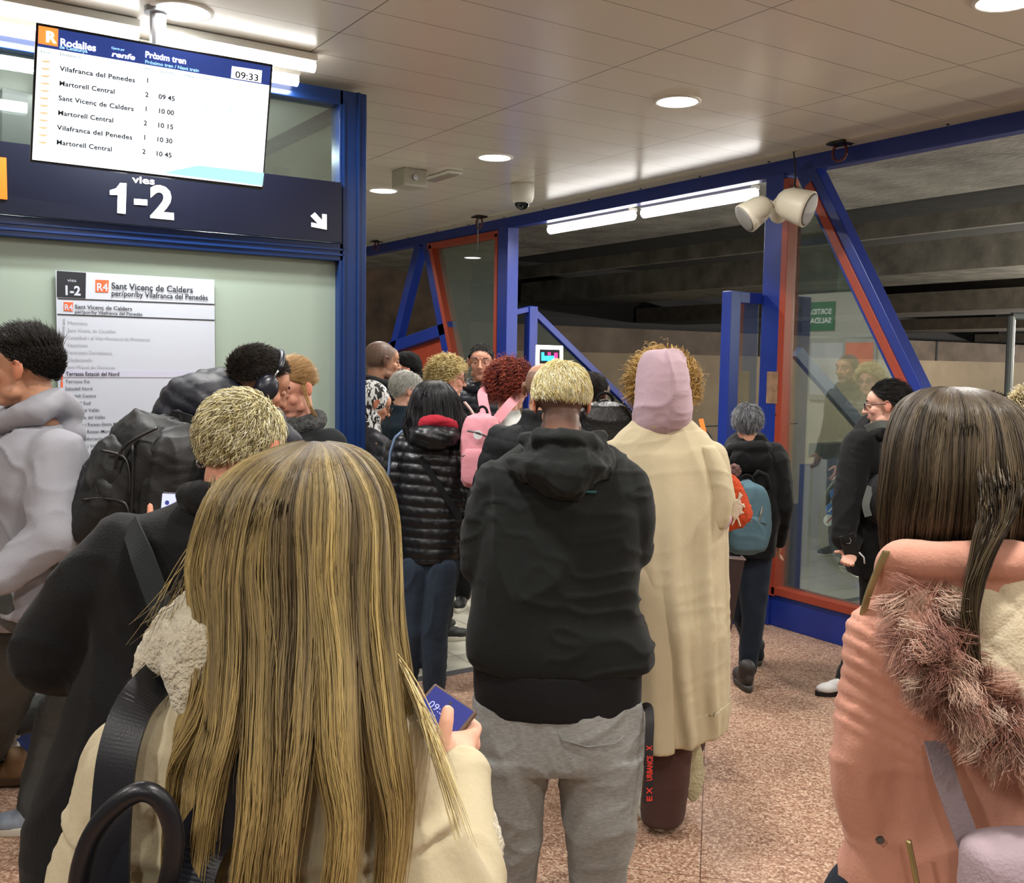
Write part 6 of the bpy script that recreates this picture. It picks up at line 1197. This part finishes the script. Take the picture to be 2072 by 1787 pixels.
acc = Acc(); acc.ell(pt(1484, 955, 4.9), (.035, .04, .04)); V, F, N = remesh(acc, .006, 1, lambda V, N: .008*vnoise(V*70)); tag(mk('knitted_bobble', (V, F), mat('mixed_yarn', '6a4c48', .95, bump=1, bscale=150, var=.6, vscale=90), smooth=True, origin=pt(1484, 955, 4.9)), 'small mixed brown yarn bobble above the orange bag', 'bobble')

# ---- black dressed person with glasses and bun at right
s = Fig('person in black with glasses and tied dark hair looking left at the pane', 1797, 4.85, 775, -68, 0, 6, 0, vox=.0045, skin='d0a08c', hs=1.05)
s.arms[-1] = [pt(1775, 920, 4.95), pt(1745, 1040, 4.95), pt(1722, 1115, 4.75)]; s.arms[1] = [s.L(.18, 0, 1.42), s.L(.22, .03, 1.13), pt(1740, 1105, 5.1)]
s.arms[('leg', -1)] = [pt(1785, 1150, 4.9), pt(1770, 1270, 4.95), pt(1728, 1365, 5.12), pt(1700, 1372, 5.12)]; s.arms[('leg', 1)] = [s.L(.08, 0, .92), s.L(.08, .05, .5), s.L(.09, .1, .09), s.L(.09, .2, .03)]
s.body(); s.face(); s.glasses(M_black, .018); s.cap(['0e0c0c'], .010); s.short(DARK, 2600, .06, .0008, comb=lambda D: np.stack([0*D[:, 0], -.8+0*D[:, 0], -.4+0*D[:, 0]], 1), lift=.06, th=.009, jit=.05)
acc = Acc(); acc.ell(s.h(.0, -.125, -.02), np.array([.038, .035, .04])*s.k, s.HM()); V, F, N = remesh(acc, .005, 1, lambda V, N: .004*vnoise(V*60)); mk('hair_bun', (V, F), mat('black_hair', '100e0e', .4), s.root, True)
acc = Acc(); pxloft(acc, [(835, 1765, 1830, .08, 0), (865, 1735, 1850, .12, 0), (920, 1712, 1865, .15, 0), (1000, 1708, 1860, .16, 0), (1080, 1700, 1850, .16, 0), (1160, 1715, 1850, .16, 0)], 4.95, 40); s.under(acc); pxchain(acc, [(1740, 900, -.1, .08), (1715, 1010, -.14, .075), (1708, 1090, -.2, .055)], 4.95); V, F, N = remesh(acc, .009, 3, folds(7, .006, 81)); mk('sweater', (V, F), BLK, s.root, True); s.hoodring(BLK, 'scarf', .04, .08, 1.50, 0, .2)
fl = cloth('black_flares', '17181a'); acc = Acc(); acc.chain([pt(1785, 1150, 4.92), pt(1775, 1270, 4.97), pt(1738, 1340, 5.1), pt(1725, 1372, 5.12)], [.11, .085, .08, .085]); acc.chain([pt(1810, 1150, 4.95), pt(1830, 1300, 4.9), pt(1840, 1420, 4.85)], [.11, .09, .09]); V, F, N = remesh(acc, .009, 3, folds(8, .006, 82)); V[:, 2] = np.maximum(V[:, 2], .012); mk('flared_trousers', (V, F), fl, s.root, True)
g = pt(1700, 1368, 5.10)*[1, 1, 0]+HR*.03; shoe(s.root, g, -HR*.97-HF*.2, mat('white_sneaker', 'dcdcda', .5), M_black, .9)
t = thing('shoulder_bag', 'grey strap and dark bag on the back of the black dressed person with glasses', 'bag', tuple(pt(1800, 1100, 4.7))); strap(t, [pt(1752, 868, 4.80), pt(1780, 858, 4.76), pt(1815, 862, 4.75)], .035, .004, mat('grey_web', '5a605c', .8), 'shoulder_strap'); strap(t, [pt(1762, 985, 4.74), pt(1752, 1020, 4.72), pt(1757, 1045, 4.72)], .035, .004, _M['grey_web'], 'loose_strap'); acc = Acc(); acc.ell(pt(1790, 1010, 4.78), (.10, .08, .13), np.stack([HR, HF, ZZ], 1)); V, F, N = remesh(acc, .009, 2, folds(9, .006, 2)); mk('pouch', (V, F), cloth('dark_bag', '202022'), t, True)
PH = Plane(pt(1706, 1118, 4.72), HR*.9+ZZ*.3, ZZ*.9-HR*.35); t = thing('phone', 'black phone in the hand of the black dressed person with glasses', 'phone', tuple(PH.o)); a = Acc(); PH.rect(a, 0, -.04, .075, .08, .009, 0); mk('case', a, M_black, t, bevel=.003); mk('ring_holder', Acc().tube([PH.P(.035+.014*math.cos(a_), .05+.014*math.sin(a_), .012) for a_ in np.linspace(0, 6.28, 16)], .002, 6), M_steel, t, True); mk('charm', Acc().tube([PH.P(.07, -.02, .01), PH.P(.085, -.05, .01), PH.P(.08, -.08, .01)], .004, 6), mat('charm_white', 'c9c9cc', .4), t, True)

# ---- far right
s = Fig('person with a dark undercut and blond tufts cut by the right edge', 2092, 3.3, 790, 20, 5, 4, vox=.005, skin='c9877a'); s.body(); s.cap(['12100e'], .008); s.short(DARK, 1500, .02, .001, lift=.6); s.short(['d6c79a', 'a8966c', 'e6dcc0'], 420, .05, .0014, 'top', lift=.8, curl=.006, K=16, seed=5, m=M_hairsoft); s.jacket(BLK); s.trousers(BLK); s.shoes(SHOE)
s = Fig('dark haired person barely visible between the two heads at right', 2005, 4.3, 797, 0, vox=.008); s.body(); s.cap(DARK, .012, lump=.01); s.short(DARK, 900, .03, .0012); s.jacket(BLK); s.trousers(BLK); s.shoes(SHOE)

# ---- pink parka in the foreground right
s = Fig('long brown haired person in a salmon pink parka with fur trimmed hood, right', 1925, 1.46, 795, -4, 0, 0, 0, vox=.006, skin='cf9a84', slim=.95)
s.arms[-1] = [pt(1835, 1300, 1.5), pt(1785, 1590, 1.5), pt(1900, 1640, 1.75)]; s.body()
pinkm = cloth('salmon_cotton', 'c58f7b', .85, .1, bump=.15, bscale=200, var=.07, vscale=10)
acc = Acc(); pxloft(acc, [(1130, 1815, 2085, .09, .0), (1190, 1795, 2140, .12, 0), (1270, 1772, 2200, .145, 0), (1400, 1765, 2250, .16, 0), (1560, 1770, 2260, .165, 0), (1700, 1762, 2260, .17, 0), (1790, 1742, 2270, .18, 0), (2000, 1700, 2290, .19, 0), (2250, 1690, 2300, .2, 0)], 1.5, 48)
s.under(acc); pxchain(acc, [(1845, 1300, -.02, .08), (1805, 1400, -.03, .078), (1782, 1540, -.03, .07), (1790, 1640, -.02, .066)], 1.5); pxchain(acc, [(1790, 1640, -.02, .066), (1815, 1640, .06, .058), (1900, 1620, .18, .05)], 1.5)
def parkad(V, N):
    hx = (V-CAM)@RT/((V-CAM)@FW)*FL+1036; hy = 893.5-(V-CAM)@UP/((V-CAM)@FW)*FL; w = folds(6, .007, 91, (1, 1, .6))(V, N)
    q = hy-.55*(hx-1740); m_ = np.clip((q-1235)/20, 0, 1)*np.clip((1500-q)/20, 0, 1)*np.clip((1930-hx)/30, 0, 1); return w*(1-.5*m_)+m_*.007*(np.abs(np.sin(math.pi*(q)/34.0))**.5-.6)
V, F, N = remesh(acc, .006, 3, parkad); mk('parka', (V, F), pinkm, s.root, True)
# stand collar and opened hood
P_ = catmull([pt(x, y, d) for x, y, d in ((1758, 1335, 1.49), (1760, 1270, 1.475), (1774, 1212, 1.46), (1798, 1155, 1.43), (1822, 1128, 1.40), (1870, 1134, 1.37), (1950, 1138, 1.34), (2040, 1138, 1.34), (2120, 1146, 1.38))], 5)
acc = Acc().chain(P_, np.interp(np.arange(len(P_)), [0, 8, 18, len(P_)], [.009, .014, .024, .03])); 
for k_ in (0, 1): acc.chain([p+np.array([0, 0, -.035])*(k_+1)+HF*.01+HR*.01*(k_+1) for p in P_[12:]], [.024]*len(P_[12:]))
V, F, N = remesh(acc, .005, 4, folds(9, .004, 92)); mk('stand_collar', (V, F), pinkm, s.root, True)
zp = catmull([pt(x, y, d) for x, y, d in ((1741, 1345, 1.46), (1742, 1276, 1.447), (1755, 1214, 1.43), (1776, 1157, 1.405), (1795, 1116, 1.38))], 14); acc = Acc()
mk('zip_tape', Acc().tube(zp, .0022, 6), mat('zip_cream', 'd8cfae', .5), s.root)
for i in range(len(zp)-1):
    for k_ in (.25, .75): p = zp[i]*(1-k_)+zp[i+1]*k_; acc.obox(p-HR*.001, HR*.0042, HF*.003, ZZ*.0013)
o = mk('zip_teeth', acc, mat('zip_metal', 'c9bc8c', .3, metal=.8), s.root)
lining = cloth('cream_quilt', 'cfc3a6', .9); acc = Acc(); acc.ell(pt(2040, 1290, 1.37), (.15, .055, .12), np.stack([HR, HF, ZZ], 1), 30, 18); acc.ell(pt(2060, 1380, 1.36), (.13, .05, .11), np.stack([HR, HF, ZZ], 1)); acc.ell(pt(1935, 1200, 1.37), (.05, .03, .03), np.stack([HR, HF, ZZ], 1))
def lind(V, N):
    u = (V@HR)*1; z = V[:, 2]; a_ = np.abs(np.sin(math.pi*(u+z)/.085)); b_ = np.abs(np.sin(math.pi*(u-z)/.085)); return .006*(np.minimum(a_, b_)**.4-.8)
V, F, N = remesh(acc, .005, 2, lind); mk('hood_lining', (V, F), lining, s.root, True)
FP = [pt(x, y, d) for x, y, d in ((1880, 1215, 1.37), (1862, 1260, 1.345), (1880, 1310, 1.33), (1915, 1360, 1.32), (1950, 1400, 1.31), (1990, 1440, 1.305), (2035, 1480, 1.30), (2090, 1520, 1.30))]
acc = Acc().chain(catmull(FP, 4), [.026]*29); V, F, N = remesh(acc, .006, 3); base_ = mk('fur_band', (V, F), cloth('fur_base', 'a87e6c'), s.root, True)
fur(s.root, FP, .024, 9500, .05, .0005, ['b98f7c', 'cfae9a', 'a3786a', 'd8c0ae', '94685a'], seed=15, wav=.005, lean=np.array([0, 0, -.45])-HF*.15)
strap_m = cloth('mauve_web', '8d7f84', .8); t = thing('shoulder_bag', 'mauve grey strap and bag on the back of the pink parka', 'bag', tuple(pt(2020, 1800, 1.26)))
strap(t, [pt(1892, 1500, 1.35), pt(1915, 1580, 1.318), pt(1940, 1650, 1.31), pt(1962, 1712, 1.305)], .03, .004, strap_m, 'shoulder_strap', nrm=-HF)
acc = Acc(); pxloft(acc, [(1690, 2010, 2120, .03, 0), (1712, 1960, 2180, .05, 0), (1787, 1950, 2220, .06, 0), (1950, 1940, 2240, .07, 0)], 1.27, 36, 5, 3); V, F, N = remesh(acc, .006, 3, folds(9, .004, 95)); mk('bag_body', (V, F), cloth('mauve_canvas', 'a08f96', .85), t, True)
mk('buckle', Acc().tube([pt(x, y, 1.295) for x, y in ((1945, 1712), (1980, 1705), (1984, 1722), (1948, 1728), (1945, 1712))], .0022, 8), M_steel, t, True)
mk('snap_button', Acc().disc(pt(1781, 1700, 1.41), -HF-ZZ*.3, .006, .004, 16), mat('dull_metal', '5a6468', .3, metal=.8), s.root)
acc = Acc()
mk('pocket_zip', Acc().tube(catmull([pt(x, y, d) for x, y, d in ((1838, 1700, 1.335), (1846, 1740, 1.33), (1856, 1790, 1.325))], 4), .004, 8), mat('brass', 'b8a878', .3, metal=.9), s.root, True)
s.trousers(DENIM); s.shoes(SHOE)
longhair(s, [(783, 1905, 1950, .015, 0), (793, 1868, 1992, .06, 0), (825, 1828, 2040, .1, 0), (890, 1804, 2074, .115, 0), (960, 1795, 2092, .12, 0), (1030, 1788, 2104, .115, 0.01), (1085, 1788, 2106, .10, .03), (1130, 1795, 2100, .08, .05), (1170, 1800, 2100, .07, .06)], 1.44,
         ['322a20', '463b2c', '5c4f3a', '3c3226', '6e6048', '423628', '55483a'], n=8000, r=.0007, th0=(150, 392), K=18, lockn=18, seed=31, rootcol='2a231c', loose=.003, massend=.96, lmin=.75, groove=.06, jit=.12, narrow=(1955, .93))
rg = np.random.default_rng(18); n = 900; P = np.zeros((n, 18, 3)); Y_ = np.array([860, 980, 1050, 1120, 1180, 1240, 1300, 1380]); X_ = np.array([2005, 2026, 2020, 1990, 1968, 1960, 1970, 1985]); W_2 = np.array([60, 48, 38, 28, 22, 18, 16, 8])
for i in range(n):
    q = rg.uniform(-1, 1); dd = rg.normal(0, .006); y1 = rg.uniform(1250, 1420); y0 = rg.uniform(860, 1010); sp_ = rg.uniform(1.6, 5)
    for k in range(18): t_ = k/17; y = y0+(y1-y0)*t_; P[i, k] = pt(np.interp(y, Y_, X_)+q*np.interp(y, Y_, W_2)+4*math.sin(y/40+q*3), y, 1.30+.12*max(0, 1-t_*sp_)+dd*(1-t_*.5))
V, F, C = tubes(P, taper(18, .0007), pal(n, ['32291f', '463b2c', '5c4f3a'], .12, rg)); mk('hanging_lock', (V, F), M_hair, s.root, True, cols=C)
